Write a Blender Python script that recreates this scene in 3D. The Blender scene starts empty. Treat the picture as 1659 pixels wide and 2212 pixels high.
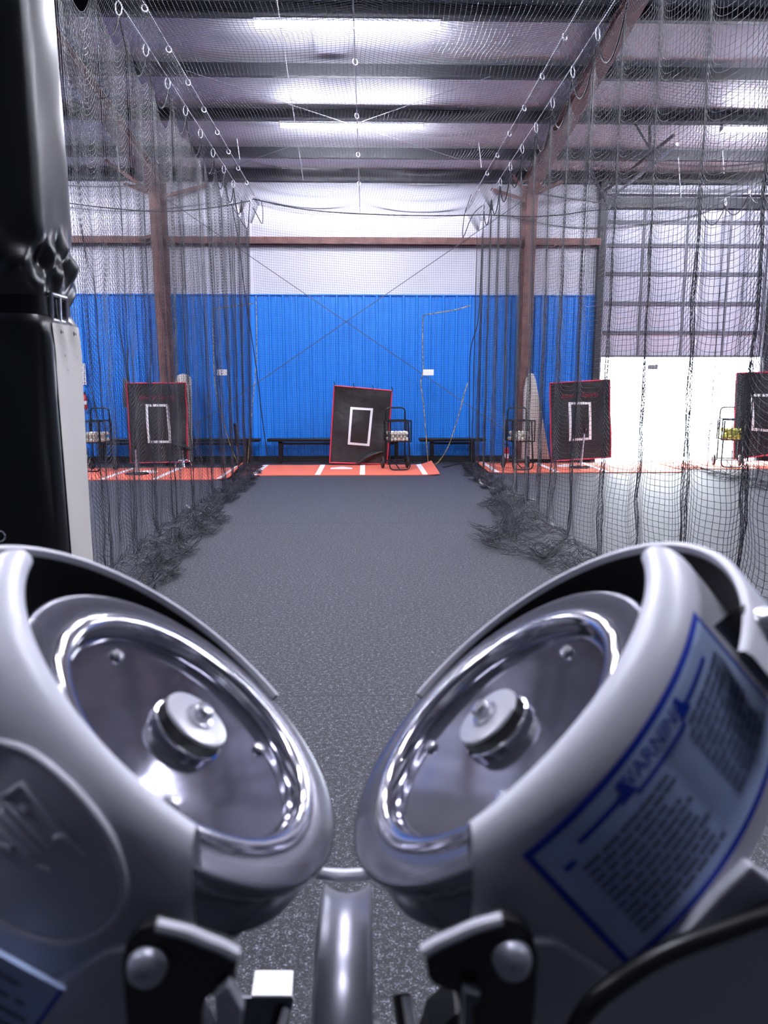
import bpy, math, random
import numpy as np
random.seed(7); rng = np.random.default_rng(7)
SC = bpy.context.scene
COL = SC.collection
A = lambda *v: np.array(v, float)
R = math.radians

# ------------------------------------------------------------------ camera
F = 1600.0; CX = 829.5; CY = 1106.0; H = 1.63
PITCH = math.atan((CY - 835) / F); YAW = R(1.394)
cam_d = bpy.data.cameras.new('camera'); cam = bpy.data.objects.new('camera', cam_d); COL.objects.link(cam)
cam.location = (0, 0, H); cam.rotation_euler = (math.pi/2 - PITCH, 0, -YAW)
cam_d.sensor_fit = 'VERTICAL'; cam_d.sensor_height = 36; cam_d.sensor_width = 27; cam_d.lens = F*36/2212
cam_d.clip_start = 0.02; cam_d.clip_end = 300
cam_d.dof.use_dof = True; cam_d.dof.focus_distance = 12.0; cam_d.dof.aperture_fstop = 5.2
SC.camera = cam
_cp, _sp, _cy, _sy = math.cos(PITCH), math.sin(PITCH), math.cos(YAW), math.sin(YAW)
FW = A(_sy*_cp, _cy*_cp, -_sp); RT = A(_cy, -_sy, 0); UP = np.cross(RT, FW); CAM = A(0, 0, H)
def ray(px, py): return (px-CX)/F*RT - (py-CY)/F*UP + FW
def at(px, py, Y): r = ray(px, py); return CAM + r*(Y/r[1])          # measured point at distance Y down the hall
def atz(px, py, Z=0): r = ray(px, py); return CAM + r*((Z-H)/r[2])   # measured point on a level surface
def atplane(px, py, P0, n): r = ray(px, py); return CAM + r*(np.dot(P0-CAM, n)/np.dot(r, n))

# ------------------------------------------------------------------ materials
def s2l(c): return tuple((x/255/12.92 if x/255 <= .04045 else ((x/255+.055)/1.055)**2.4) for x in c)
def mat(name, rgb, rough=.5, metal=0, spec=.5, coat=0, noise=None, bump=None, lin=False, trans=0):
    m = bpy.data.materials.new(name); m.use_nodes = True
    nt = m.node_tree; b = nt.nodes['Principled BSDF']
    c = rgb if lin else s2l(rgb)
    b.inputs['Base Color'].default_value = (*c, 1); b.inputs['Roughness'].default_value = rough
    b.inputs['Metallic'].default_value = metal; b.inputs['Specular IOR Level'].default_value = spec
    b.inputs['Coat Weight'].default_value = coat
    if trans: b.inputs['Transmission Weight'].default_value = trans
    tc = nt.nodes.new('ShaderNodeTexCoord')
    if noise:                                        # (scale, low factor, high factor)
        sc, lo, hi = noise
        n = nt.nodes.new('ShaderNodeTexNoise'); n.inputs['Scale'].default_value = sc; n.inputs['Detail'].default_value = 3
        r = nt.nodes.new('ShaderNodeValToRGB'); r.color_ramp.elements[0].position = .35; r.color_ramp.elements[1].position = .68
        r.color_ramp.elements[0].color = (*[x*lo for x in c], 1); r.color_ramp.elements[1].color = (*[min(1, x*hi) for x in c], 1)
        nt.links.new(tc.outputs['Object'], n.inputs['Vector']); nt.links.new(n.outputs['Fac'], r.inputs['Fac'])
        nt.links.new(r.outputs['Color'], b.inputs['Base Color'])
    if bump:                                         # (scale, strength, distance)
        n = nt.nodes.new('ShaderNodeTexNoise'); n.inputs['Scale'].default_value = bump[0]; n.inputs['Detail'].default_value = 4
        bp = nt.nodes.new('ShaderNodeBump'); bp.inputs['Strength'].default_value = bump[1]; bp.inputs['Distance'].default_value = bump[2]
        nt.links.new(tc.outputs['Object'], n.inputs['Vector']); nt.links.new(n.outputs['Fac'], bp.inputs['Height'])
        nt.links.new(bp.outputs['Normal'], b.inputs['Normal'])
    return m
def emit(name, rgb, s):
    m = bpy.data.materials.new(name); m.use_nodes = True; nt = m.node_tree
    b = nt.nodes['Principled BSDF']; b.inputs['Base Color'].default_value = (.8, .8, .8, 1)
    b.inputs['Emission Color'].default_value = (*rgb, 1); b.inputs['Emission Strength'].default_value = s
    return m

def turf_mat():
    m = bpy.data.materials.new('turf'); m.use_nodes = True; nt = m.node_tree; L = nt.links.new
    b = nt.nodes['Principled BSDF']; b.inputs['Roughness'].default_value = .62; b.inputs['Specular IOR Level'].default_value = .55
    tc = nt.nodes.new('ShaderNodeTexCoord')
    n = nt.nodes.new('ShaderNodeTexNoise'); n.inputs['Scale'].default_value = 150; n.inputs['Detail'].default_value = 2.5; n.inputs['Roughness'].default_value = .75
    L(tc.outputs['Object'], n.inputs['Vector'])
    r = nt.nodes.new('ShaderNodeValToRGB'); e = r.color_ramp.elements
    e[0].position = .43; e[0].color = (.005, .005, .0065, 1); e[1].position = .65; e[1].color = (.36, .36, .45, 1)
    x = r.color_ramp.elements.new(.53); x.color = (.022, .022, .028, 1)
    n2 = nt.nodes.new('ShaderNodeTexNoise'); n2.inputs['Scale'].default_value = 48; n2.inputs['Detail'].default_value = 3; n2.inputs['Roughness'].default_value = .8
    L(tc.outputs['Object'], n2.inputs['Vector'])
    mm = nt.nodes.new('ShaderNodeMix'); mm.data_type = 'FLOAT'; mm.inputs[0].default_value = .45; L(n.outputs['Fac'], mm.inputs[2]); L(n2.outputs['Fac'], mm.inputs[3])
    L(mm.outputs[0], r.inputs['Fac'])
    # roll seams across the hall
    sep = nt.nodes.new('ShaderNodeSeparateXYZ'); L(tc.outputs['Object'], sep.inputs[0])
    last = r.outputs['Color']
    for yy, w in ((8.83, .012), (3.745, .005)):
        s = nt.nodes.new('ShaderNodeMath'); s.operation = 'SUBTRACT'; s.inputs[1].default_value = yy; L(sep.outputs['Y'], s.inputs[0])
        a = nt.nodes.new('ShaderNodeMath'); a.operation = 'ABSOLUTE'; L(s.outputs[0], a.inputs[0])
        c = nt.nodes.new('ShaderNodeMath'); c.operation = 'LESS_THAN'; c.inputs[1].default_value = w; L(a.outputs[0], c.inputs[0])
        mx = nt.nodes.new('ShaderNodeMix'); mx.data_type = 'RGBA'; L(c.outputs[0], mx.inputs[0]); L(last, mx.inputs[6]); mx.inputs[7].default_value = (.012, .012, .015, 1)
        last = mx.outputs[2]
    L(last, b.inputs['Base Color'])
    bp = nt.nodes.new('ShaderNodeBump'); bp.inputs['Strength'].default_value = .9; bp.inputs['Distance'].default_value = .006
    L(n.outputs['Fac'], bp.inputs['Height']); L(bp.outputs['Normal'], b.inputs['Normal'])
    return m

M = dict(
    turf=turf_mat(),
    white_wall=mat('white_insulation', (228, 228, 242), .6, bump=(1.6, .25, .08)),
    ceil=mat('ceiling_insulation', (236, 236, 246), .5, bump=(2.2, .25, .08)),
    sidewall=mat('grey_side_wall', (120, 124, 140), .7), darkwall=mat('dark_rear_wall', (40, 42, 50), .7),
    blue=mat('blue_ribbed_steel', (34, 142, 244), .45),
    curb=mat('black_rubber', (30, 30, 34), .7),
    primer=mat('red_oxide_steel', (142, 102, 96), .6, noise=(6, .75, 1.15)),
    darksteel=mat('dark_grey_steel', (44, 44, 52), .5),
    greysteel=mat('grey_steel', (104, 104, 116), .5),
    galv=mat('galvanised_steel', (176, 178, 190), .4, metal=.6),
    doorpanel=mat('door_panel', (196, 196, 214), .5),
    net=mat('black_net_cord', (38, 38, 45), .42, spec=.6),
    netwhite=mat('white_cord', (214, 214, 226), .55),
    rope=mat('black_rope', (22, 22, 26), .55),
    steel=mat('bright_steel', (225, 225, 232), .25, metal=.9),
    black=mat('black_paint', (14, 14, 16), .35),
    vinyl=mat('black_vinyl', (34, 33, 34), .5, noise=(5, .7, 1.6), bump=(9, .35, .03)),
    padvinyl=mat('glossy_black_vinyl', (4, 4, 5), .3, spec=1.0, bump=(6, .05, .02)),
    red=mat('red_piping', (214, 40, 70), .5),
    redprint=mat('red_print', (150, 40, 56), .6),
    white=mat('white_paint', (238, 238, 242), .5),
    clay=mat('orange_turf_mat', (222, 110, 86), .8, noise=(140, .85, 1.12)),
    matline=mat('white_turf_line', (236, 232, 236), .8),
    ball=mat('baseball_leather', (232, 226, 214), .5),
    stitch=mat('ball_stitching', (190, 60, 60), .6),
    yellow=mat('yellow_ball', (214, 216, 60), .5),
    tyre=mat('rubber_tyre', (34, 32, 32), .6, bump=(60, .3, .01)),
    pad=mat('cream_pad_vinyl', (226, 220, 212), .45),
    extred=mat('extinguisher_red', (206, 20, 36), .3, coat=.5),
    grey=mat('machine_grey_paint', (204, 204, 214), .36, spec=.5),
    innerblack=mat('guard_black', (9, 9, 11), .45),
    chrome=mat('polished_aluminium', (228, 228, 236), .12, metal=1),
    brushed=mat('grey_polyurethane_tread', (148, 148, 160), .3, metal=.55),
    disc=mat('wheel_disc', (112, 112, 126), .08, metal=.85, noise=(9, .8, 1.2)),
    rim=mat('wheel_rim', (96, 96, 108), .2, metal=.6),
    hubcap=mat('hub_cap', (206, 206, 214), .3, metal=.4),
    label=mat('label_pale_blue', (190, 212, 252), .5),
    labelblue=mat('label_blue', (10, 60, 190), .5),
    labelgrey=mat('label_print_grey', (104, 116, 152), .6),
    emboss=mat('embossed_grey', (212, 212, 222), .4),
    lamp=emit('lamp_lens', (.86, .87, 1), 190),
    lampbody=mat('lamp_body', (225, 225, 232), .4),
    concrete=mat('outside_concrete', (196, 204, 216), .9, noise=(1.5, .92, 1.05)),
    ropey=mat('yellow_black_rope', (196, 170, 110), .6, noise=(22, .1, 1.1)),
    tapewhite=mat('rope_white_fleck', (200, 200, 204), .6, noise=(40, .1, 1.1)),
)

# ------------------------------------------------------------------ mesh tools
class MB:
    def __init__(s): s.v = []; s.f = []
    def add(s, vs, fs):
        o = len(s.v); s.v += [tuple(map(float, p)) for p in vs]; s.f += [tuple(i+o for i in f) for f in fs]; return s
    def box(s, c, d, rot=None):
        x, y, z = [q/2 for q in d]
        p = np.array([(-x,-y,-z),(x,-y,-z),(x,y,-z),(-x,y,-z),(-x,-y,z),(x,-y,z),(x,y,z),(-x,y,z)], float)
        if rot is not None: p = p @ np.array(rot).T
        return s.add(p + A(*c), [(0,3,2,1),(4,5,6,7),(0,1,5,4),(1,2,6,5),(2,3,7,6),(3,0,4,7)])
    def prism(s, poly, vec):                          # planar polygon pushed along vec
        n = len(poly); P = [A(*p) for p in poly]; Q = [p + A(*vec) for p in P]
        return s.add(P+Q, [tuple(range(n))[::-1], tuple(range(n, 2*n))] + [(i, (i+1) % n, (i+1) % n+n, i+n) for i in range(n)])
    def tube(s, path, r, seg=8, closed=False):
        P = np.array(path, float); n = len(P); rr = np.broadcast_to(np.array(r, float), (n,))
        T = np.zeros_like(P)
        if closed: T = np.roll(P, -1, 0) - np.roll(P, 1, 0)
        else: T[1:-1] = P[2:]-P[:-2]; T[0] = P[1]-P[0]; T[-1] = P[-1]-P[-2]
        T /= np.linalg.norm(T, axis=1)[:, None] + 1e-12
        ref = A(0, 0, 1) if abs(T[0][2]) < .9 else A(1, 0, 0)
        vs = []; u = np.cross(T[0], ref); u /= np.linalg.norm(u)
        for i in range(n):
            u = u - T[i]*(u@T[i]); u /= np.linalg.norm(u) + 1e-12; w = np.cross(T[i], u)
            for k in range(seg):
                a = 2*math.pi*k/seg; vs.append(P[i] + rr[i]*(math.cos(a)*u + math.sin(a)*w))
        fs = []
        for i in range(n if closed else n-1):
            j = (i+1) % n
            for k in range(seg):
                l = (k+1) % seg; fs.append((i*seg+k, i*seg+l, j*seg+l, j*seg+k))
        if not closed: fs += [tuple(range(seg))[::-1], tuple(range((n-1)*seg, n*seg))]
        return s.add(vs, fs)
    def lathe(s, prof, C, n, u, v, seg=48, a0=0, a1=2*math.pi):     # prof: (radius, height along n)
        full = abs(a1-a0-2*math.pi) < 1e-6; m = seg if full else seg+1; k = len(prof); vs = []
        for i in range(m):
            a = a0 + (a1-a0)*i/seg
            for r, h in prof: vs.append(C + n*h + r*(u*math.cos(a) + v*math.sin(a)))
        fs = [(i*k+j, ((i+1) % m)*k+j, ((i+1) % m)*k+j+1, i*k+j+1) for i in range(seg) for j in range(k-1)]
        return s.add(vs, fs)
    def grid(s, P):                                   # P[i][j] points
        ni, nj = len(P), len(P[0])
        return s.add([p for row in P for p in row], [(i*nj+j, i*nj+j+1, (i+1)*nj+j+1, (i+1)*nj+j) for i in range(ni-1) for j in range(nj-1)])
    def slab(s, P, off):                              # grid with thickness; off(i,j)->vector
        ni, nj = len(P), len(P[0]); Q = [[A(*P[i][j]) + A(*off(i, j)) for j in range(nj)] for i in range(ni)]
        s.grid(P); o = len(s.v); s.add([p for row in Q for p in row], [(i*nj+j, (i+1)*nj+j, (i+1)*nj+j+1, i*nj+j+1) for i in range(ni-1) for j in range(nj-1)])
        b = o - ni*nj; loop = [(i, 0) for i in range(ni)] + [(ni-1, j) for j in range(1, nj)] + [(i, nj-1) for i in range(ni-2, -1, -1)] + [(0, j) for j in range(nj-2, 0, -1)]
        m = len(loop)
        for q in range(m):
            i, j = loop[q]; k, l = loop[(q+1) % m]; s.f.append((b+i*nj+j, b+k*nj+l, o+k*nj+l, o+i*nj+j))
        return s
    def build(s, name, m, parent=None, smooth=35, bevel=0, loc=None):
        me = bpy.data.meshes.new(name); v = s.v
        if loc is not None: v = [(p[0]-loc[0], p[1]-loc[1], p[2]-loc[2]) for p in v]
        me.from_pydata(v, [], s.f); me.update()
        import bmesh
        bm = bmesh.new(); bm.from_mesh(me); bmesh.ops.recalc_face_normals(bm, faces=bm.faces)
        if bevel: bmesh.ops.bevel(bm, geom=bm.edges[:], offset=bevel, segments=2, affect='EDGES', profile=.5, clamp_overlap=True)
        bm.to_mesh(me); bm.free()
        if smooth:
            me.polygons.foreach_set('use_smooth', [True]*len(me.polygons)); me.set_sharp_from_angle(angle=R(smooth))
        me.materials.append(M[m] if isinstance(m, str) else m)
        o = bpy.data.objects.new(name, me); COL.objects.link(o)
        if loc is not None: o.location = tuple(map(float, loc))
        if parent: adopt(o, parent)
        return o
def adopt(o, parent):
    o.parent = parent
    if o.location.length == 0: o.location = -parent.location        # vertices are in world space
def tag(o, label, cat, group=None):
    o['label'] = label; o['category'] = cat
    if group: o['group'] = group
    return o
def thing(name, loc, label, cat, group=None):
    o = bpy.data.objects.new(name, None); COL.objects.link(o); o.location = tuple(map(float, loc)); o.empty_display_size = .1
    return tag(o, label, cat, group)
def part(name, mb, m, parent, label=None, **k):       # mb in parent's local space
    o = mb.build(name, m, None, **k); o.parent = parent
    if label: o['label'] = label
    return o
def wpart(name, mb, m, parent, base=None, label=None, **k):          # mb in world space; base: world origin of the parent
    b = parent.location if base is None else base
    mb.v = [(p[0]-b[0], p[1]-b[1], p[2]-b[2]) for p in mb.v]
    return part(name, mb, m, parent, label, **k)
def struct(o): o['kind'] = 'structure'; return o
def arc(c, r, a0, a1, n, ax1, ax2): return [A(*c) + r*(math.cos(a0+(a1-a0)*i/n)*A(*ax1) + math.sin(a0+(a1-a0)*i/n)*A(*ax2)) for i in range(n+1)]
def fillet(pts, r, n=5):                              # polyline with rounded corners
    P = [A(*p) for p in pts]; out = [P[0]]
    for i in range(1, len(P)-1):
        a, b, c = P[i-1], P[i], P[i+1]; d1 = (a-b)/np.linalg.norm(a-b); d2 = (c-b)/np.linalg.norm(c-b)
        rr = min(r, np.linalg.norm(a-b)*.49, np.linalg.norm(c-b)*.49)
        for k in range(n+1):
            t = k/n; out.append((b+d1*rr)*(1-t)**2 + 2*b*t*(1-t) + (b+d2*rr)*t**2)
    return out + [P[-1]]
def bez(pts, n=8):                                    # Catmull-Rom through points
    P = [A(*p) for p in pts]; P = [2*P[0]-P[1]] + P + [2*P[-1]-P[-2]]; out = []
    for i in range(1, len(P)-2):
        a, b, c, d = P[i-1:i+3]
        for k in range(n):
            t = k/n; out.append(.5*((2*b) + (c-a)*t + (2*a-5*b+4*c-d)*t*t + (3*b-a-3*c+d)*t**3))
    return out + [P[-2]]

# ------------------------------------------------------------------ the building
WY = 16.3; SL = .105
def purl(y): return 5.80 + SL*(WY-y)                  # underside of the purlins
XL, XR, YF = -12.0, 15.6, -7.0
def quad_struct(name, pts, m): return struct(MB().add(pts, [(0, 1, 2, 3)]).build(name, m, smooth=0))
fl = MB(); fl.box(((XL+XR)/2, (YF+WY)/2, -.1), (XR-XL, WY-YF, .2)); struct(fl.build('floor', 'turf', smooth=0))
og = MB(); og.box((6.8, WY+20.1, -.11), (30, 40, .2)); struct(og.build('ground_outside', 'concrete', smooth=0))
# ceiling: insulation sagging between purlins
PY = [16.22, 15.12, 13.60, 12.17, 10.70, 9.24, 7.78, 6.3, 4.85, 3.4, 1.9, .4, -1.1, -2.6, -4.1, -5.6, -7.0]
ys = []
for a, b in zip(PY[:-1], PY[1:]): ys += [a+(b-a)*k/6 for k in range(6)]
ys = [WY+.15] + ys + [YF]
xs = np.linspace(XL, XR, 47)
def ceil_z(x, y):
    k = [i for i in range(len(PY)-1) if PY[i+1] <= y <= PY[i]]
    t = (PY[k[0]]-y)/(PY[k[0]]-PY[k[0]+1]) if k else 0
    return purl(y) + .22 - .07*math.sin(math.pi*t)*(.75+.25*math.sin(x*5.1))
g = [[A(x, y, ceil_z(x, y)) for x in xs] for y in ys]
struct(MB().slab(g, lambda i, j: (0, 0, .12)).build('ceiling', 'ceil', smooth=60))
for px0, py0, px1, py1, Y in ((678, 66, 748, 137, 11.3), (692, 178, 754, 228, 12.7)):
    x0 = at(px0, py0, Y)[0]; x1 = at(px1, py1, Y)[0]
    mb = MB(); gg = [[A(x0+(x1-x0)*i/3, Y+(-.5+j/4), ceil_z(x0, Y+(-.5+j/4))-.025) for i in range(4)] for j in range(5)]
    mb.slab(gg, lambda i, j: (0, 0, .012)); o = mb.build('insulation_patch', 'white_wall', smooth=60)
    tag(o, 'pale rectangular patch on the ceiling insulation ' + ('in front of the nearer middle lamp' if Y < 12 else 'between the two middle lamps'), 'ceiling patch')
# walls
DX0, DX1, DZ = 5.03, 8.62, 5.32                       # door opening in the back wall
def wall_box(name, c, d, m): mb = MB(); mb.box(c, d); return struct(mb.build(name, m, smooth=0))
mb = MB()
mb.box(((XL+DX0)/2, WY+.1, 3.0), (DX0-XL, .2, 6.0)); mb.box(((XR+DX1)/2, WY+.1, 3.0), (XR-DX1, .2, 6.0))
mb.box(((DX0+DX1)/2, WY+.1, (DZ+6)/2), (DX1-DX0, .2, 6.0-DZ))
wb = struct(mb.build('wall_back', 'white_wall', smooth=0))
wall_box('wall_left', (XL-.1, (YF+WY)/2, 4.2), (.2, WY-YF+.4, 8.6), 'sidewall')
wall_box('wall_right', (XR+.1, (YF+WY)/2, 4.2), (.2, WY-YF+.4, 8.6), 'sidewall')
wall_box('wall_front', ((XL+XR)/2, YF-.1, 4.2), (XR-XL, .2, 8.6), 'darkwall')
# blue ribbed wainscot
def ribs(x0, x1, z0, z1, yw):
    prof = []; x = x0; k = 0
    while x < x1-.02:
        if k % 2 == 0: d = [(0, 0), (.014, .042), (.05, .042), (.064, 0), (.142, 0)]
        else: d = [(0, 0), (.006, .02), (.03, .02), (.036, 0), (.142, 0)]
        for dx, h in d[:-1]:
            if x+dx < x1: prof.append((x+dx, yw-h-.006))
        x += .142; k += 1
    prof.append((x1, yw-.006))
    mb = MB(); mb.grid([[A(px, py, z0) for px, py in prof], [A(px, py, z1) for px, py in prof]])
    n = len(prof); mb.grid([[A(px, yw, z1) for px, py in prof], [A(px, py, z1) for px, py in prof]])
    return mb
for i, (x0, x1) in enumerate(((XL, DX0-.12), (DX1+.12, XR))):
    o = struct(ribs(x0, x1, .12, 3.53, WY).build('trim_%d' % (i+1), 'blue', smooth=0))
    mb = MB(); mb.box(((x0+x1)/2, WY-.05, .065), (x1-x0, .1, .13)); mb.box(((x0+x1)/2, WY-.022, 3.54), (x1-x0, .044, .025))
    o = struct(MB().box(((x0+x1)/2, WY-.045, .065), (x1-x0, .1, .13)).build(('baseboard_back', 'baseboard_right')[i], 'curb', smooth=0))
    struct(MB().box(((x0+x1)/2, WY-.02, 3.545), (x1-x0, .05, .022)).build('trim_%d' % (i+3), 'blue', smooth=0))
# seams of the white upper wall
k = 5
for x in (-6.45, -5.05, -2.2, -.8, .62, 2.05):
    struct(MB().box((x, WY-.004, 4.65), (.012, .012, 2.2)).build('trim_%d' % k, 'white_wall', smooth=0)); k += 1
# girt
for x0, x1, nm in ((XL, -4.3, 'left of the left column'), (-4.1, 3.28, 'between the two brown columns'), (3.48, DX0-.1, 'between the right column and the door')):
    mb = MB(); mb.box(((x0+x1)/2, WY-.1, 4.68), (x1-x0, .2, .012)); mb.box(((x0+x1)/2, WY-.195, 4.62), (x1-x0, .012, .13)); mb.box(((x0+x1)/2, WY-.01, 4.62), (x1-x0, .012, .13))
    mb.box(((x0+x1)/2, WY-.17, 4.56), (x1-x0, .06, .01))
    tag(mb.build('wall_girt', 'primer', smooth=0), 'brown steel wall rail crossing the white wall, length ' + nm, 'steel rail', 'brown wall rails')
# purlins
ordn = ['over the back wall, lowest of the dark roof beams', 'second up from the back wall', 'carrying the farther lamps', 'midway between the two lamp rows', 'carrying the nearer middle lamp']
for i, y in enumerate(PY[:11]):
    z = purl(y); mb = MB(); xm = (XL+XR)/2; w = XR-XL
    hb = .2
    mb.box((xm, y, z+hb/2), (w, .012, hb)); mb.box((xm, y-.04, z+.006), (w, .085, .012)); mb.box((xm, y-.08, z+.018), (w, .008, .03)); mb.box((xm, y+.04, z+hb), (w, .085, .012))
    if i == 0: mb.box((xm, y-.1, z+.1), (w, .012, .2))
    o = mb.build('roof_purlin', 'darksteel', smooth=0)
    if i > 6: o.name = 'trim_%d' % (24+i); struct(o); continue  # unseen roof purlins toward the viewer, numbered among the trim
    if i < 5: tag(o, 'long dark steel roof purlin ' + ordn[i], 'roof beam', 'dark roof purlins')
    else: tag(o, 'long dark steel roof purlin above the viewer, ' + ('just past the nearer middle lamp' if i == 5 else 'nearest of all'), 'roof beam', 'dark roof purlins')
# columns and rafters
def ext_x(mb, poly, x0, x1): mb.prism([(x0, y, z) for y, z in poly], (x1-x0, 0, 0))
def rb(y): return 5.54 + .13*(16.08-y) if y > 9 else 6.46 + .1*(9-y)
for xc, side in ((-4.2, 'left'), (3.38, 'right')):
    nm = 'at the left of the middle cage' if side == 'left' else 'at the right of the middle cage'
    c = thing('steel_column', (xc, 16.1, 0), 'brown tapered steel column against the back wall ' + nm, 'column', 'brown steel columns')
    web = MB(); ext_x(web, [(16.24, 0), (15.98, 0), (15.72, 5.45), (16.24, 5.75)], xc-.006, xc+.006); wpart('web', web, 'primer', c, smooth=0)
    f1 = MB(); ext_x(f1, [(15.98, 0), (15.966, 0), (15.706, 5.45), (15.72, 5.45)], xc-.11, xc+.11); wpart('inner_flange', f1, 'primer', c, smooth=0)
    f2 = MB(); ext_x(f2, [(16.24, 0), (16.254, 0), (16.254, 5.75), (16.24, 5.75)], xc-.11, xc+.11); wpart('outer_flange', f2, 'primer', c, smooth=0)
    st = MB(); ext_x(st, [(15.72, 5.45), (15.72, 5.437), (16.24, 5.69), (16.24, 5.703)], xc-.1, xc+.1); wpart('stiffener', st, 'primer', c, smooth=0)
    r_ = thing('roof_rafter', (xc, 12, 6.2), 'brown sloping steel rafter rising from the %s column toward the viewer' % side, 'roof beam', 'brown roof rafters')
    Y0 = 2.0
    web = MB(); ext_x(web, [(16.2, 5.75), (15.7, 5.47), (15.4, rb(15.4)), (9.0, rb(9)), (Y0, rb(Y0)), (Y0, purl(Y0)-.005), (16.2, purl(16.2)-.005)], xc-.006, xc+.006); wpart('web', web, 'primer', r_, smooth=0)
    b = MB(); ext_x(b, [(15.72, 5.46), (15.4, rb(15.4)), (9, rb(9)), (Y0, rb(Y0)), (Y0, rb(Y0)-.014), (9, rb(9)-.014), (15.4, rb(15.4)-.014), (15.72, 5.446)], xc-.13, xc+.13); wpart('bottom_flange', b, 'primer', r_, smooth=0)
    t = MB(); ext_x(t, [(16.2, purl(16.2)-.005), (Y0, purl(Y0)-.005), (Y0, purl(Y0)-.019), (16.2, purl(16.2)-.019)], xc-.115, xc+.115); wpart('top_flange', t, 'primer', r_, smooth=0)
    # angle braces
    def brace(a, b, label):
        mb = MB(); d = (b-a)/np.linalg.norm(b-a); ux = np.cross(d, A(0, 1, 0)); ux /= np.linalg.norm(ux); uy = np.cross(ux, d)
        for q, w in ((ux, uy), (uy, ux)): mb.prism([a, a+q*.065, a+q*.065+w*.007, a+w*.007], b-a)
        tag(mb.build('angle_brace', 'primer', smooth=0), label, 'brace', 'brown angle braces')
    if side == 'left':
        brace(at(352, 428, 15.75), at(449, 402, 16.15), 'short brown brace from the left column knee out to the right')
        brace(at(338, 420, 15.7), at(268, 392, 16.15), 'short brown brace low on the left side of the left knee')
        brace(at(318, 405, 15.4), at(228, 342, 14.9), 'longer brown brace rising left from the left rafter')
        brace(at(340, 502, 15.85), at(282, 517, 16.2), 'small brown brace from the left column down to the wall rail')
    else:
        brace(at(1135, 428, 15.75), at(1062, 405, 16.15), 'short brown brace from the right column knee out to the left')
        brace(at(1150, 425, 15.7), at(1222, 392, 16.15), 'short brown brace from the right column knee toward the door')
        brace(at(1138, 412, 15.6), at(1112, 378, 15.3), 'stubby brown brace above the right column knee')
# brace rods
def rod(name, a, b, r, m, label, cat, group=None): tag(MB().tube([a, b], r, 6).build(name, m), label, cat, group)
rod('brace_rod', A(-4.2, 16.07, 5.5), A(3.38, 16.07, .45), .008, 'greysteel', 'thin wall brace rod falling from left to right across the blue wall', 'brace rod', 'wall brace rods')
rod('brace_rod', A(3.38, 16.085, 5.5), A(-4.2, 16.085, .45), .008, 'greysteel', 'thin wall brace rod falling from right to left across the blue wall', 'brace rod', 'wall brace rods')
def onroof(px, py, dz=-.03):
    P0 = A(0, WY, 5.8+dz); n = A(0, SL, 1); return atplane(px, py, P0, n/np.linalg.norm(n))
a, b = onroof(430, 385), onroof(1060, 165); rod('brace_rod', a, b, .0045, 'galv', 'thin pale roof brace rod rising to the right under the purlins', 'brace rod', 'roof brace rods')
a, b = onroof(400, 152), onroof(1040, 356); rod('brace_rod', a, b+A(0, 0, -.03), .0045, 'galv', 'thin pale roof brace rod rising to the left under the purlins', 'brace rod', 'roof brace rods')

# ------------------------------------------------------------------ lamps
LX = [-7.72, -.22, 7.4]
lamp_lab = {(0, 4): 'bright tube lamp high over the middle cage, nearest and largest', (0, 2): 'bright tube lamp over the middle cage, farther one toward the back wall', (1, 2): 'bright tube lamp at the right edge above the door side'}
def lamp(x, y, label):
    z = purl(y)-.005
    t = thing('tube_lamp', (x, y, z), label, 'ceiling lamp', 'tube lamps under the purlins')
    b = MB(); b.box((0, 0, -.02), (2.46, .13, .04)); part('housing', b, 'lampbody', t, smooth=0, bevel=.006)
    for s in (-1, 1): e = MB(); e.box((s*1.222, 0, -.055), (.02, .125, .06)); part('end_cap', e, 'lampbody', t, smooth=0)
    l = MB(); l.prism([(-1.21, .06*math.cos(a), -.042-.05*math.sin(a)) for a in np.linspace(0, math.pi, 8)], (2.42, 0, 0)); part('lens', l, 'lamp', t)
for yi in (2, 4, 6, 8, 10):
    for xi, x in enumerate(LX):
        y = PY[yi]
        if (xi, yi) == (0, 2) or True:
            key = (xi-1, yi)
            lab = lamp_lab.get(key)
            if lab is None:
                row = {2: 'farthest', 4: 'second', 6: 'third', 8: 'fourth', 10: 'fifth'}[yi]
                lab = 'tube lamp of the %s row from the back wall, over the %s' % (row, ('left bay', 'middle bay', 'right bay')[xi])
            lamp(x, y, lab)

# ------------------------------------------------------------------ overhead door, jamb and tracks
jm = MB(); jm.box((4.97, WY-.08, 2.9), (.12, .2, 5.8)); jm.box((8.68, WY-.08, 2.9), (.12, .2, 5.8)); jm.box((6.83, WY-.06, 5.42), (3.6, .12, .2))
struct(jm.build('trim_20', 'darksteel', smooth=0))
d = thing('door_1', (6.83, WY, 2.26), 'half raised grey sectional door', 'door'); d['kind'] = 'structure'
del d['label']; del d['category']
zs = [2.26, 2.78, 3.39, 4.0, 4.58, 5.05, 5.36]
for i in range(6):
    mb = MB(); rl = MB(); z0, z1 = zs[i], zs[i+1]-.002
    mb.box((6.83, WY+.02, (z0+z1)/2), (3.6, .04, z1-z0)); mb.box((6.83, WY+.045, z1), (3.6, .01, .06))
    for zz in (z0+.02, z1-.02): rl.box((6.83, WY-.012, zz), (3.56, .03, .035))
    for xx in (5.07, 5.9, 6.83, 7.75, 8.58): rl.box((xx, WY-.01, (z0+z1)/2), (.05, .025, z1-z0))
    dp_ = wpart('door_panel', mb, 'doorpanel', d, smooth=0); wpart('panel_rail', rl, 'greysteel', dp_, d.location, smooth=0)
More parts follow.
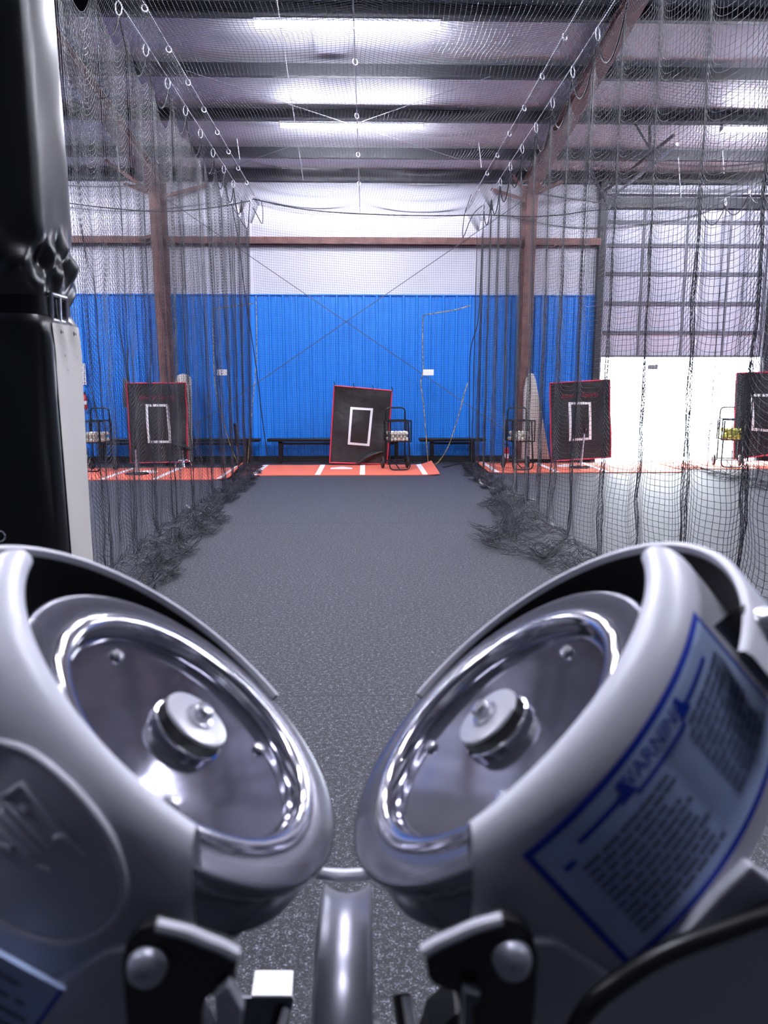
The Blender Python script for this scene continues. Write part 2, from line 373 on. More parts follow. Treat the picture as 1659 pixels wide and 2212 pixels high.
for sx in (5.06, 8.58):
    tr = MB(); path = [A(sx, WY-.09, .1), A(sx, WY-.09, 5.0)] + arc((sx, WY-.55, 5.0), .46, 0, math.pi/2, 6, (0, 1, 0), (0, 0, 1)) + [A(sx, WY-3.6, 5.5)]
    tr.tube(path, .03, 6); wpart('track', tr, 'galv', d)
sh = MB().tube([A(5.0, WY-.22, 5.62), A(8.66, WY-.22, 5.62)], .03, 8); wpart('torsion_shaft', sh, 'galv', d)
# dark knee frame and its diagonal over the door
rod('track_hanger', at(1268, 352, 14.6), at(1310, 440, 15.9), .03, 'darksteel', 'dark steel hanger slanting down to the door header beside the dark jamb', 'steel strut', 'door track struts')
rod('track_hanger', at(1455, 292, 13.4), at(1308, 412, 15.9), .03, 'darksteel', 'long dark diagonal strut rising right from the top of the door jamb', 'steel strut', 'door track struts')
rod('track_hanger', at(1403, 270, 13.5), at(1404, 322, 13.5), .025, 'darksteel', 'short upright dark strut hanging under the farther purlin right of the rafter', 'steel strut', 'door track struts')
rod('track_hanger', at(1372, 268, 13.5), at(1402, 318, 13.5), .018, 'darksteel', 'short slanting dark strut meeting the upright strut under the purlin', 'steel strut', 'door track struts')

# ------------------------------------------------------------------ netting: every cord a real strand
CELL = .047
def strands(P, r):                                    # P (L, N, 3): L cords of N points -> verts, quads (three sided cords)
    L, N, _ = P.shape
    T = np.empty_like(P); T[:, 1:-1] = P[:, 2:]-P[:, :-2]; T[:, 0] = P[:, 1]-P[:, 0]; T[:, -1] = P[:, -1]-P[:, -2]
    T /= np.linalg.norm(T, axis=2, keepdims=True) + 1e-12
    ref = np.where(np.abs(T[..., 2:3]) > .8, A(1., .3, 0), A(0., .2, 1.))
    u = np.cross(T, ref); u /= np.linalg.norm(u, axis=2, keepdims=True) + 1e-12; w = np.cross(T, u)
    V = np.stack([P + r*(math.cos(a)*u + math.sin(a)*w) for a in (0, 2.0944, 4.18879)], 2).reshape(-1, 3)
    i = (np.arange(L)[:, None]*N + np.arange(N-1)[None, :]).reshape(-1)*3
    Q = np.concatenate([np.stack([i+k, i+(k+1) % 3, i+3+(k+1) % 3, i+3+k], 1) for k in range(3)])
    return V, Q
def fast_mesh(name, V, Q, m):
    me = bpy.data.meshes.new(name); nq = len(Q)
    me.vertices.add(len(V)); me.vertices.foreach_set('co', V.astype(np.float32).ravel())
    me.loops.add(nq*4); me.loops.foreach_set('vertex_index', Q.astype(np.int32).ravel())
    me.polygons.add(nq); me.polygons.foreach_set('loop_start', np.arange(0, nq*4, 4, dtype=np.int32))
    me.polygons.foreach_set('use_smooth', np.ones(nq, bool)); me.update(calc_edges=True); me.materials.append(M[m])
    o = bpy.data.objects.new(name, me); COL.objects.link(o); return o
def net(name, P, label, r=.0020, m='net'):            # P (NI, NJ, 3)
    V1, Q1 = strands(P, r); V2, Q2 = strands(np.swapaxes(P, 0, 1).copy(), r)
    o = fast_mesh(name, np.concatenate([V1, V2]), np.concatenate([Q1, Q2+len(V1)]), m)
    if label: tag(o, label, 'netting', 'batting cage nets')
    return o
def smooth_noise(shape, k, seed):
    g_ = np.random.default_rng(seed).normal(size=shape)
    for ax in range(len(shape)):
        for _ in range(k): g_ = (np.roll(g_, 1, ax) + 2*g_ + np.roll(g_, -1, ax))/4
    return g_/(g_.std()+1e-9)
BAY = .86
def side_net(x0, ztop, y0, y1, inward, seed, label, sag_top=.36, pile=26, gather=1.24, pilew=None):
    nb = int(round((y1-y0)/BAY)); per = int(round(BAY*gather/CELL)); n = nb*per
    rows = int(ztop/CELL*1.0); s = np.arange(n+1)/per; bi = np.minimum(np.floor(s).astype(int), nb-1); p = s-bi
    rg = np.random.default_rng(seed); bs = rg.uniform(.7, 1.25, nb+1); ph = rg.uniform(-.5, .5, nb+1)
    kk = rg.uniform(.1, .6, nb+1)[bi]
    yy = y0 + BAY*(bi + p - kk/(2*math.pi)*np.sin(2*math.pi*p))
    t = np.linspace(0, 1, rows+1)[:, None]
    sagp = (1-(2*p-1)**2)*bs[bi]; sag2 = .35*np.abs(np.sin(2*math.pi*p))*bs[(bi+1) % nb]
    fade = (1-.3*t)
    z = ztop*(1-t) - (sag_top*sagp + .05*sag2)[None, :]*fade*np.where(t > .93, (1-t)/.07, 1)
    x = x0 + .05*np.sin(2*math.pi*p + ph[bi])[None, :]*(.35+.65*t) + .05*np.sin(.9*s)[None, :]*t + .015*np.sin(6*math.pi*p)[None, :]*t
    y = yy[None, :] + .03*smooth_noise((rows+1, n+1), 8, seed)*t + .05*np.sin(2.5*t+s[None, :]*.7)*t
    P = np.stack([np.broadcast_to(x, z.shape), y, np.maximum(z, .012)], 2)
    if pile:
        w = np.ones(n+1) if pilew is None else np.interp(yy, *pilew)
        j = np.arange(1, pile+1)[:, None]/pile
        sn1 = smooth_noise((pile, n+1), 2, seed+1); sn2 = smooth_noise((pile, n+1), 2, seed+2); sn3 = smooth_noise((1, n+1), 12, seed+3)
        xp = P[-1, :, 0][None, :] + inward*w*(.42*np.sin(j*2.0)/.9 + .10*sn3*j) + .07*sn1*w*j
        yp = P[-1, :, 1][None, :] + .09*sn2*j + .12*smooth_noise((pile, n+1), 5, seed+9)*j
        zp = .012 + np.abs(.06*sn1)*np.sin(math.pi*j*.95)*np.minimum(1.3, w) + .05*np.abs(sn2)*(1-j)
        P = np.concatenate([P, np.stack([xp, yp, zp], 2)], 0)
    return net('side_net', P, label)
left_net = side_net(-2.3, 5.0, 4.4, 15.56, +1, 11, 'black side net of the middle cage hanging in scallops on its left', pilew=([4, 6.5, 8, 9.5, 12, 16], [1.2, 1.0, 1.15, .8, .55, .3]))
right_net = side_net(2.24, 4.85, 3.5, 15.56, -1, 23, 'black side net of the middle cage hanging on its right, in front of the door', pilew=([4, 6.5, 7.8, 9.2, 12, 16], [.6, 1.0, 1.7, 1.1, .6, .35]))
far_net = side_net(6.75, 4.95, 11.0, 15.6, -1, 31, 'black side net beyond the right cage, in front of the open door', pile=6)

def roof_net(x0, x1, y0, y1, z0, z1, sag, cell, label, seed, mid=True):
    ni = int((x1-x0)*1.03/cell); nj = int((y1-y0)*1.03/cell)
    a = np.linspace(0, 1, ni+1)[:, None]; b = np.linspace(0, 1, nj+1)[None, :]
    q = (a*2) % 1.0 if mid else a
    q = np.where(a == 1, 1.0, q); c = 1-(2*q-1)**2
    z = z0+(z1-z0)*a - sag*c*(1+.25*np.sin(b*23)) + .02*np.sin(b*(y1-y0)*7.3)*c
    x = np.broadcast_to(x0+(x1-x0)*a, z.shape) + .02*np.sin(b*31+a*5)
    y = y0+(y1-y0)*b + .06*np.sin(a*9+b*4)
    return net('roof_net', np.stack([x, np.broadcast_to(y, z.shape), z], 2), label)
roof_net(-2.1, 2.0, 6.3, 15.55, 5.16, 5.02, .13, CELL, 'black roof net stretched over the middle cage', 3)
roof_net(2.3, 6.7, 8.2, 15.55, 5.02, 5.0, .3, .055, 'black roof net over the right cage beyond the brown rafter', 4, False)
roof_net(-6.7, -2.38, 9.0, 15.55, 5.16, 5.2, .2, .055, 'black roof net over the left cage behind the padded post', 5, False)

def flap_net(xa, za, xb, zb, y0, y1, label, seed, cell=.036):
    ni = 9; nj = int((y1-y0)*1.1/cell); a = np.linspace(0, 1, ni+1)[:, None]; b = np.linspace(0, 1, nj+1)[None, :]
    z = za+(zb-za)*a - .06*np.abs(np.sin(b*math.pi*(y1-y0)/BAY))*a; x = np.broadcast_to(xa+(xb-xa)*a, z.shape) + .03*np.sin(b*40)*a
    y = np.broadcast_to(y0+(y1-y0)*b, z.shape)
    return net('net_flap', np.stack([x, y, z], 2), label)
flap_net(-2.09, 5.19, -2.27, 4.82, 6.0, 15.5, 'narrow overlapping flap of net between the two left cables', 1)
flap_net(1.99, 5.06, 2.2, 4.7, 6.0, 15.5, 'narrow overlapping flap of net between the two right cables', 2)
def back_net(x0, x1, y, zl, zm, zr, label, seed, gather=1.04, curl=0):
    ni = int((x1-x0)*gather/CELL); nj = int(5.1/CELL)
    a = np.linspace(0, 1, ni+1)[:, None]; b = np.linspace(0, 1, nj+1)[None, :]
    top = zl*(1-a)+zr*a - (4*a*(1-a))*((zl+zr)/2-zm)
    z = .03 + (top-.03)*(1-b) - .03*np.sin(a*math.pi*9)*b*(1-b)
    x = x0+(x1-x0)*a + .02*np.sin(b*17+a*3)*np.sin(a*math.pi)
    yy = y + .05*np.sin(a*19+b*2)*b + .03*np.sin(a*41)*b
    return net('back_net', np.stack([np.broadcast_to(x, z.shape), np.broadcast_to(yy, z.shape), z], 2), label)
back_net(-2.24, 2.2, 15.55, 5.25, 5.0, 4.95, 'black net closing the back end of the middle cage', 1)
back_net(-6.75, -2.36, 15.58, 5.2, 5.0, 5.22, 'black net closing the back end of the left cage', 2)
back_net(2.3, 6.7, 15.58, 4.97, 5.0, 5.1, 'black net closing the back end of the right cage', 3)

# edge ropes of the nets
def rope(pts, r, m, label, n=8, group='net edge ropes', name='net_rope', seg=6):
    return tag(MB().tube(bez(pts, n), r, seg).build(name, m), label, 'rope', group)
rope([at(545, 430, 15.55), at(655, 452, 15.55), at(780, 462, 15.55), at(930, 466, 15.55), at(1050, 464, 15.5)], .011, 'rope', 'black rope sagging along the top of the back net of the middle cage')
rope([at(140, 438, 15.6), at(240, 450, 15.6), at(345, 457, 15.55), at(450, 450, 15.55), at(540, 434, 15.55)], .011, 'rope', 'black rope sagging along the top of the left cage back net, behind the column')
rope([at(1050, 464, 15.55), at(1140, 468, 15.55), at(1215, 464, 15.55), at(1292, 454, 15.58), at(1480, 446, 15.6)], .011, 'rope', 'black rope along the top of the right cage back net, crossing the right column')
rope([at(500, 440, 15.3), at(515, 520, 15.3), at(530, 640, 15.3), at(553, 790, 15.35), at(566, 900, 15.4), at(578, 985, 15.45)], .010, 'rope', 'dark rope sweeping down the left corner of the middle cage past the bench gap')
rope([at(1046, 442, 15.3), at(1040, 560, 15.3), at(1033, 690, 15.3), at(1015, 775, 15.4), at(1014, 990, 15.5)], .010, 'rope', 'dark rope hanging down the right corner of the middle cage')
rope([at(553, 640, 15.5), at(554, 700, 15.5), at(553, 790, 15.5), at(545, 880, 15.45), at(535, 1000, 15.4)], .008, 'ropey', 'yellow flecked rope at the left corner of the middle cage', group='net door ropes')
rope([at(1016, 660, 15.4), at(985, 669, 15.4), at(950, 675, 15.4), at(914, 681, 15.4)], .010, 'ropey', 'flecked rope along the top of the net doorway on the right of the middle cage', group='net door ropes', n=5)
rope([at(914, 681, 15.4), at(913, 740, 15.4), at(914, 800, 15.4), at(909, 828, 15.4), at(915, 875, 15.42), at(921, 950, 15.45), at(925, 1001, 15.5)], .010, 'ropey', 'flecked rope down the left edge of the right hand net doorway', group='net door ropes')
rope([at(1011, 827, 15.4), at(1003, 850, 15.4), at(990, 900, 15.4), at(968, 965, 15.42), at(948, 997, 15.45), at(940, 1003, 15.5)], .010, 'ropey', 'yellow flecked rope slanting to the floor beside the short bench', group='net door ropes')
rope([at(548, 655, 15.5), at(520, 659, 15.5), at(460, 668, 15.55)], .010, 'ropey', 'flecked rope along the top of the net doorway left of the middle cage', group='net door ropes', n=5)
rope([at(460, 668, 15.55), at(461, 745, 15.55), at(465, 832, 15.55), at(480, 900, 15.55), at(497, 960, 15.5), at(516, 1005, 15.45)], .010, 'ropey', 'flecked rope down the left edge of the left hand net doorway', group='net door ropes')
rope([atz(403, 1092, .03), atz(412, 1098, .02), atz(433, 1099, .02), atz(436, 1107, .02), atz(425, 1113, .02), atz(411, 1117, .015)], .012, 'tapewhite', 'loose flecked rope end lying on the turf by the left net', group='floor ropes', n=5)
rope([atz(1037, 1030, .02), atz(1040, 1045, .02), atz(1085, 1062, .02), atz(1130, 1075, .02), atz(1165, 1082, .03)], .013, 'tapewhite', 'flecked rope edging the net heap on the floor at right', group='floor ropes', n=5)
rope([atz(957, 1009, .02), atz(985, 1003, .02), atz(1010, 1000, .02)], .012, 'rope', 'short black rope on the floor by the right end of the middle mat', group='floor ropes', n=5)

rope([at(540, 436, 15.5), at(537, 470, 15.45), at(533, 494, 15.4), at(512, 462, 15.2), at(497, 440, 15.1)], .008, 'rope', 'dark rope edging the hanging corner of net left of the roof net', n=3)
rope([at(546, 430, 15.5), at(565, 436, 15.5), at(567, 483, 15.45), at(556, 466, 15.4), at(546, 448, 15.4)], .008, 'rope', 'dark rope edging the small pointed net corner left of the back net', n=3)
rope([at(1046, 440, 15.5), at(1020, 466, 15.4), at(1000, 514, 15.3), at(1003, 466, 15.2), at(1018, 420, 15.1)], .008, 'rope', 'dark rope edging the pointed hanging corner of net at the right', n=3)
# support cables with hanging clips and the rope loops between them
def cable(x, z, y0, y1, clips, label, drop=.13, slack=None, r=.006):
    t = thing('support_cable', (x, (y0+y1)/2, z), label, 'cable', 'net support cables')
    wpart('wire', MB().tube([A(x, y0, z), A(x, y1, z)], r, 6), 'netwhite', t)
    for y in clips:
        mb = MB(); pts = arc((x, y, z-drop*.5), .5, 0, 2*math.pi, 12, (.05, .03, 0), (0, .02, drop)); mb.tube(pts[:-1], .007, 5, closed=True)
        wpart('clip', mb, 'netwhite', t)
    if slack:
        mb = MB()
        for y, y2 in zip(clips[:-1], clips[1:]):
            mb.tube([A(x, y+(y2-y)*k/10, z-drop-slack*(1-(2*k/10-1)**2)) for k in range(11)], .009, 5)
        wpart('slack_rope', mb, 'rope', t)
    return t
cl = [6.82+.87*k for k in range(10)]
cable(-2.3, 5.19, 4.4, 15.7, cl, 'pale steel cable carrying the left side net, with clips', slack=.34)
cable(-2.08, 5.20, 5.0, 15.6, [6.9+.87*k for k in range(10)], 'pale cable carrying the left edge of the roof net', drop=.07)
cable(2.24, 5.03, 3.5, 15.6, [6.85+.87*k for k in range(10)], 'pale steel cable carrying the right side net, with clips', slack=.34)
cable(1.98, 5.07, 5.0, 15.5, [7.0+.95*k for k in range(9)], 'pale cable carrying the right edge of the roof net', drop=.07)
cable(-.1, 5.08, 5.0, 16.2, [7.0, 8.6, 10.2, 11.8, 13.4, 15.0], 'pale cable down the centre line over the roof net', drop=.07)
cable(6.75, 5.1, 10.8, 15.7, [11+.87*k for k in range(6)], 'pale cable carrying the net beyond the right cage', slack=.25)
rod('hanging_wire', at(598, 0, 9.2), at(655, 390, 14.8), .007, 'netwhite', 'thin pale wire running left of the centre cable above the roof net', 'wire', 'hanging wires')
for px, p0, p1, Y, lab in ((512, 300, 345, 13.5, 'short pale hanging wire above the left net beside the roof net edge'), (1034, 308, 362, 13.5, 'short pale hanging wire above the right net near the far purlins'), (1558, 290, 375, 13.3, 'pale hanging wire dropping from the right hand lamp'), (1465, 340, 428, 13.5, 'pale hanging wire over the top of the overhead door'), (252, 315, 372, 13.6, 'pale hanging wire over the left cage near the left rafter')):
    rod('hanging_wire', at(px, p0, Y), at(px+6, p1, Y), .008, 'netwhite', lab, 'wire', 'hanging wires')

# ------------------------------------------------------------------ hitting mats
def hit_mat(name_lab, x0, x1, y0, y1, plate_x, lines, curl=(0, 0)):
    t = thing('hitting_mat', ((x0+x1)/2, y0, 0), name_lab, 'hitting mat', 'orange hitting mats')
    def zz(x, y):
        e = 0
        if curl[1]: e += curl[1]*max(0, (x-(x1-.35))/.35)**2*(.25+.75*(y-y0)/(y1-y0))
        if curl[0]: e += curl[0]*max(0, ((x0+.35)-x)/.35)**2*(.25+.75*(y-y0)/(y1-y0))
        return .002+e
    nx = 40
    def sheet(xa, xb, ya, yb, dz, th, n=nx): return MB().slab([[A(xa+(xb-xa)*i/n, ya+(yb-ya)*j/6, zz(xa+(xb-xa)*i/n, ya+(yb-ya)*j/6)+dz+th) for i in range(n+1)] for j in range(7)], lambda i, j: (0, 0, -th))
    wpart('turf_sheet', sheet(x0, x1, y0, y1, 0, .014), 'clay', t, smooth=50)
    for lx in lines: wpart('batter_line', sheet(lx-.05, lx+.05, y0+.01, y1-.01, .0145, .003, 2), 'matline', t, smooth=50)
    w = .216; yc = (y0+y1)/2+.05; z = .0195
    pl = MB().prism([(plate_x-w, yc-.02, z), (plate_x+w, yc-.02, z), (plate_x+w, yc+.2, z), (plate_x, yc+.42, z), (plate_x-w, yc+.2, z)], (0, 0, .006))
    wpart('home_plate', pl, 'white', t, smooth=0)
    return t
hit_mat('orange turf mat of the middle cage, with the white home plate clear in view', -2.32, 1.37, 13.66, 15.46, -.49, [-2.08, -.9, -.07, 1.1], (0, .09))
hit_mat('orange turf mat of the left cage, behind the left net', -6.05, -2.42, 13.05, 14.95, -4.2, [-5.83, -4.66, -3.74, -2.6], (0, .16))
hit_mat('orange turf mat of the right cage, with a tee on its plate', 2.34, 6.1, 13.98, 15.8, 4.14, [2.5, 3.66, 4.63, 5.83], (.05, .03))
hit_mat('orange turf mat at the far right edge, under the yellow ball cart', 6.25, 9.9, 14.55, 16.1, 8.2, [6.9, 7.75, 8.65], (0, 0))

# ------------------------------------------------------------------ benches
def bench(x0, x1, label, hide=()):
    y = 16.0; t = thing('bench', ((x0+x1)/2, y, 0), label, 'bench', 'black benches along the back wall')
    b = MB(); b.box(((x0+x1)/2, y, .5), (x1-x0, .28, .07)); wpart('seat', b, 'black', t, smooth=0, bevel=.015)
    for x in (x0+.28, x1-.28):
        l = MB()
        for yy in (y-.1, y+.1): l.box((x, yy, .235), (.075, .04, .46))
        l.box((x, y, .45), (.075, .24, .03)); wpart('leg', l, 'black', t, smooth=0)
    r = MB(); r.box(((x0+x1)/2, y, .42), (x1-x0-.5, .03, .05)); wpart('rail', r, 'black', t, smooth=0)
bench(at(192, 945, 16)[0], at(563, 945, 16)[0], 'long black bench against the wall behind the left cage')
bench(at(578, 945, 16)[0], at(884, 945, 16)[0], 'long black bench half hidden by the middle backdrop')
bench(at(905, 945, 16)[0], at(1048, 945, 16)[0], 'short black bench at the right, beside the net doorway')

# ------------------------------------------------------------------ backdrops
def text_mesh(s, size):
    cu = bpy.data.curves.new('t', 'FONT'); cu.body = s; cu.size = size; cu.align_x = 'CENTER'; cu.align_y = 'CENTER'; cu.resolution_u = 2; cu.extrude = 0
    ob = bpy.data.objects.new('t', cu); COL.objects.link(ob); dg = bpy.context.evaluated_depsgraph_get(); dg.update()
    me = ob.evaluated_get(dg).to_mesh(); V = [tuple(v.co) for v in me.vertices]; Fs = [tuple(p.vertices) for p in me.polygons]
    ob.evaluated_get(dg).to_mesh_clear(); bpy.data.objects.remove(ob); bpy.data.curves.remove(cu)
    return V, Fs
def backdrop(c, Y, zone, label, text=None, ties=0, flap=None, wav=.02):
    TL, TR, BR, BL = [at(px, py, Y) for px, py in c]; cen = (TL+TR+BR+BL)/4
    for q in (BL, BR): q[2] = max(q[2], .022)
    def S(a, b, off=0):
        p = (TL*(1-a)+TR*a)*(1-b) + (BL*(1-a)+BR*a)*b
        return p + A(0, -off + wav*math.sin(a*7+b*4)*math.sin(math.pi*b) + .5*wav*math.sin(b*11-a*3), 0)
    t = thing('strike_zone_backdrop', (cen[0], Y, min(BL[2], BR[2])), label, 'backdrop', 'black backdrops')
    N = 16
    sh = MB().slab([[S(i/N, j/N) for i in range(N+1)] for j in range(N+1)], lambda i, j: (0, .008, 0)); wpart('vinyl_sheet', sh, 'vinyl', t, smooth=60)
    path = [S(i/N, 0) for i in range(N)] + [S(1, j/N) for j in range(N)] + [S(1-i/N, 1) for i in range(N)] + [S(0, 1-j/N) for j in range(N)]
    wpart('piping', MB().tube(path, .014, 6, closed=True), 'red', t)
    if zone:
        Z = [at(px, py, Y) for px, py in zone]
        def inv(p):
            a = b = .5
            for _ in range(30):
                q = (TL*(1-a)+TR*a)*(1-b) + (BL*(1-a)+BR*a)*b
                a += (p[0]-q[0])/np.linalg.norm(TR-TL); b += (q[2]-p[2])/np.linalg.norm(BL-TL)
            return a, b
        UV = [inv(p) for p in Z]; W = .05/1.22
        mb = MB()
        for k in range(4):
            p, q = A(*UV[k]), A(*UV[(k+1) % 4]); cen2 = sum(A(*x) for x in UV)/4
            pi = p + (cen2-p)*A(W/abs(cen2-p)[0], W*.75/abs(cen2-p)[1]); qi = q + (cen2-q)*A(W/abs(cen2-q)[0], W*.75/abs(cen2-q)[1])
            mb.slab([[S(*(p+(q-p)*i/8), off=.004) for i in range(9)], [S(*(pi+(qi-pi)*i/8), off=.004) for i in range(9)]], lambda i, j: (0, .003, 0))
        wpart('strike_zone', mb, 'white', t, label='white strike zone outline', smooth=60)
    if text:
        V, Fs = text_mesh(text, .13); mb = MB(); mb.add([S(.5+v[0]/1.22, .175-v[1]/1.6, off=.004) for v in V], Fs); wpart('lettering', mb, 'redprint', t, smooth=0)
    for k in range(ties):
        p = S(k/(ties-1), 0); mb = MB().tube([p+A(0, -.02, -.03), p+A(.01, -.01, .03), p+A(-.008, .05, .075)], .009, 5); wpart('tie', mb, 'black', t)
    if flap:
        Fp = [at(px, py, Y-.06) for px, py in flap]; mb = MB(); n = len(Fp)//2
        mb.slab([[Fp[k] for k in range(n)], [(Fp[k]+Fp[2*n-1-k])/2 + A(0, -.05, 0) for k in range(n)], [Fp[2*n-1-k] for k in range(n)]], lambda i, j: (0, .01, 0))
        wpart('folded_corner', mb, 'vinyl', t, smooth=60)
    return t
backdrop([(722, 833), (847, 844), (836, 1003), (712, 999)], 15.42, [(757, 879), (806, 882), (798, 964), (751, 960)], 'black strike zone backdrop leaning in the middle cage, red edged',
         ties=4, flap=[(768, 1000), (785, 984), (805, 976), (826, 973), (830, 978), (810, 986), (795, 995), (778, 1001)], wav=.03)
backdrop([(273, 828), (401, 827), (406, 998), (283, 1000)], 15.44, [(314, 873), (364, 873), (370, 957), (320, 957)], 'black strike zone backdrop in the left cage with red lettering', text='bowler Sports', ties=0,
         flap=[(372, 957), (385, 955), (400, 960), (414, 971), (414, 974), (400, 972), (385, 968), (374, 966)])
backdrop([(1188, 828), (1317, 820), (1320, 988), (1191, 996)], 15.35, [(1228, 869), (1277, 868), (1278, 950), (1229, 953)], 'black strike zone backdrop in the right cage, edge on to the bright doorway', text='bowler Sports')
backdrop([(1592, 806), (1722, 802), (1722, 975), (1584, 992)], 15.3, [(1622, 851), (1672, 851), (1676, 934), (1622, 930)], 'black strike zone backdrop cut off by the right edge of the photo')

# ------------------------------------------------------------------ ball carts
def ico(r):
    import bmesh
    bm = bmesh.new(); bmesh.ops.create_icosphere(bm, subdivisions=2, radius=r); me = bpy.data.meshes.new('ball'); bm.to_mesh(me); bm.free()
    me.polygons.foreach_set('use_smooth', [True]*len(me.polygons)); return me
ball_me = ico(.037); ball_me.materials.append(M['ball']); yball_me = ico(.045); yball_me.materials.append(M['yellow'])
def stitched():
    b = bpy.data.objects.new('baseball', ball_me); return b
def make_cart(kind='black'):
    t = thing('ball_cart', (0, 0, 0), 'x', 'ball cart', 'ball carts')
    w = .225; yr, yf = .24, -.2                       # rear frame, front frame
    tb = .014
    h = MB(); h.tube(fillet([(-w+.03, yr, .13), (-w+.03, yr, 1.2), (w-.03, yr, 1.2), (w-.03, yr, .13)], .09), tb, 8); part('handle_frame', h, 'black', t)
    f = MB(); f.tube(fillet([(-w+.05, yf+.06, .94), (-w+.02, yf-.03, .02), (w-.02, yf-.03, .02), (w-.05, yf+.06, .94)], .1), tb, 8); part('front_leg', f, 'black', t)
    b = MB(); b.tube([(0.0, yf-.03, .02), (-.06, .12, .16)], .012, 8); b.tube([(-w+.03, yr, .16), (w-.03, yr, .16)], .012, 8); part('foot_bar', b, 'black', t)
    rim = MB()
    for z in (.96, .56):
        rim.tube([(-w, yf, z), (w, yf, z), (w, yr, z), (-w, yr, z)], .013 if z > .9 else .011, 8, closed=True)
    for x in (-w, w):
        for y in (yf, yr): rim.tube([(x, y, .56), (x, y, .96)], .012, 8)
    part('basket_frame', rim, 'black', t)
    mesh = MB()
    for k in range(1, 7):
        z = .56+.06*k
        if z < .95: mesh.tube([(-w, yf, z), (w, yf, z), (w, yr, z), (-w, yr, z)], .0022, 4, closed=True)
    for k in range(9):
        x = -w+2*w*k/8
        for y in (yf, yr): mesh.tube([(x, y, .56), (x, y, .95)], .0022, 4)
        mesh.tube([(x, yf, .56), (x, yr, .56)], .0022, 4)
    for k in range(9):
        y = yf+(yr-yf)*k/8
        for x in (-w, w): mesh.tube([(x, y, .56), (x, y, .95)], .0022, 4)
        mesh.tube([(-w, y, .56), (w, y, .56)], .0022, 4)
    part('basket_mesh', mesh, 'black', t)
    for s in (-1, 1):
        wl = MB(); wl.lathe([(.05, -.012), (.06, -.025), (.098, -.025), (.115, -.015), (.12, 0), (.115, .015), (.098, .025), (.06, .025), (.05, .012)], A(s*.25, .27, .12), A(1, 0, 0), A(0, 1, 0), A(0, 0, 1), 24)
        wh = part('wheel', wl, 'tyre', t, smooth=40)
        hb = MB(); hb.lathe([(.001, -.02), (.02, -.02), (.025, -.01), (.052, -.008), (.052, .008), (.025, .01), (.02, .02), (.001, .02)], A(s*.25, .27, .12), A(1, 0, 0), A(0, 1, 0), A(0, 0, 1), 20)
        part('wheel_hub', hb, 'red' if kind == 'red' else 'greysteel', wh)
    ax = MB().tube([(-.25, .27, .12), (.25, .27, .12)], .009, 8); part('axle', ax, 'darksteel', t)
    return t
def copy_thing(o, parent=None):
    c = o.copy(); COL.objects.link(c); c.parent = parent
    for ch in list(o.children): copy_thing(ch, c)
    return c
cart0 = make_cart()
def fill(cart, n, me, name, label, group, r=.037, seed=1, half=.2):
    rg = random.Random(seed); rot = cart.rotation_euler.z; c, s = math.cos(rot), math.sin(rot)
    lay = 0; k = 0; z = .562+r
    placed = []
    while k < n:
        nx, ny = (5, 5) if lay % 2 == 0 else (4, 4)
        if r > .04: nx, ny = nx-1, ny-1
        st = 2*r+.007
        cells = [(i, j) for j in range(ny) for i in range(nx)]
        if lay >= 2: rg.shuffle(cells)
        for i, j in cells:
            if k >= n: break
            x = (i-(nx-1)/2)*st + rg.uniform(-.003, .003); y = .02 + (j-(ny-1)/2)*st + rg.uniform(-.003, .003)
            o = bpy.data.objects.new(name, me); COL.objects.link(o)
            o.location = (cart.location.x + c*x - s*y, cart.location.y + s*x + c*y, cart.location.z + z + rg.uniform(0, .003))
            o.rotation_euler = (rg.uniform(0, 6), rg.uniform(0, 6), rg.uniform(0, 6)); tag(o, label, 'ball', group); k += 1
        lay += 1; z += 2*r*.72+.004
cp = atz(860, 1019); cart0.location = (cp[0], cp[1]+.23, .018); cart0.rotation_euler = (0, 0, R(9)); cart0['label'] = 'black wheeled ball cart on the middle mat, in front of its backdrop'
fill(cart0, 66, ball_me, 'baseball', 'white baseball in the wire basket of the ball cart on the middle mat', 'baseballs in the middle cart', seed=2)
c2 = copy_thing(cart0); q = atz(205, 1022); c2.location = (q[0]-.03, q[1]+.2, .018); c2.rotation_euler = (0, 0, R(-10)); c2['label'] = 'black wheeled ball cart at the far left, partly hidden by the padded post'
fill(c2, 66, ball_me, 'baseball', 'white baseball in the basket of the far left ball cart beside the padded post', 'baseballs in the left cart', seed=3)
c3 = copy_thing(cart0); q = atz(1126, 1018); c3.location = (q[0], q[1]+.2, .018); c3.rotation_euler = (0, 0, R(6)); c3['label'] = 'black wheeled ball cart in the right cage, before the brown column'
fill(c3, 50, ball_me, 'baseball', 'white baseball in the basket of the ball cart before the right brown column', 'baseballs in the right cart', seed=4)
c4 = copy_thing(cart0); q = atz(1580, 1012); c4.location = (q[0], q[1]+.1, .018); c4.rotation_euler = (0, 0, R(-14)); c4['label'] = 'black wheeled cart of yellow balls near the right edge'
fill(c4, 34, yball_me, 'softball', 'yellow ball in the basket of the cart near the right edge', 'yellow balls in the far right cart', r=.045, seed=5)
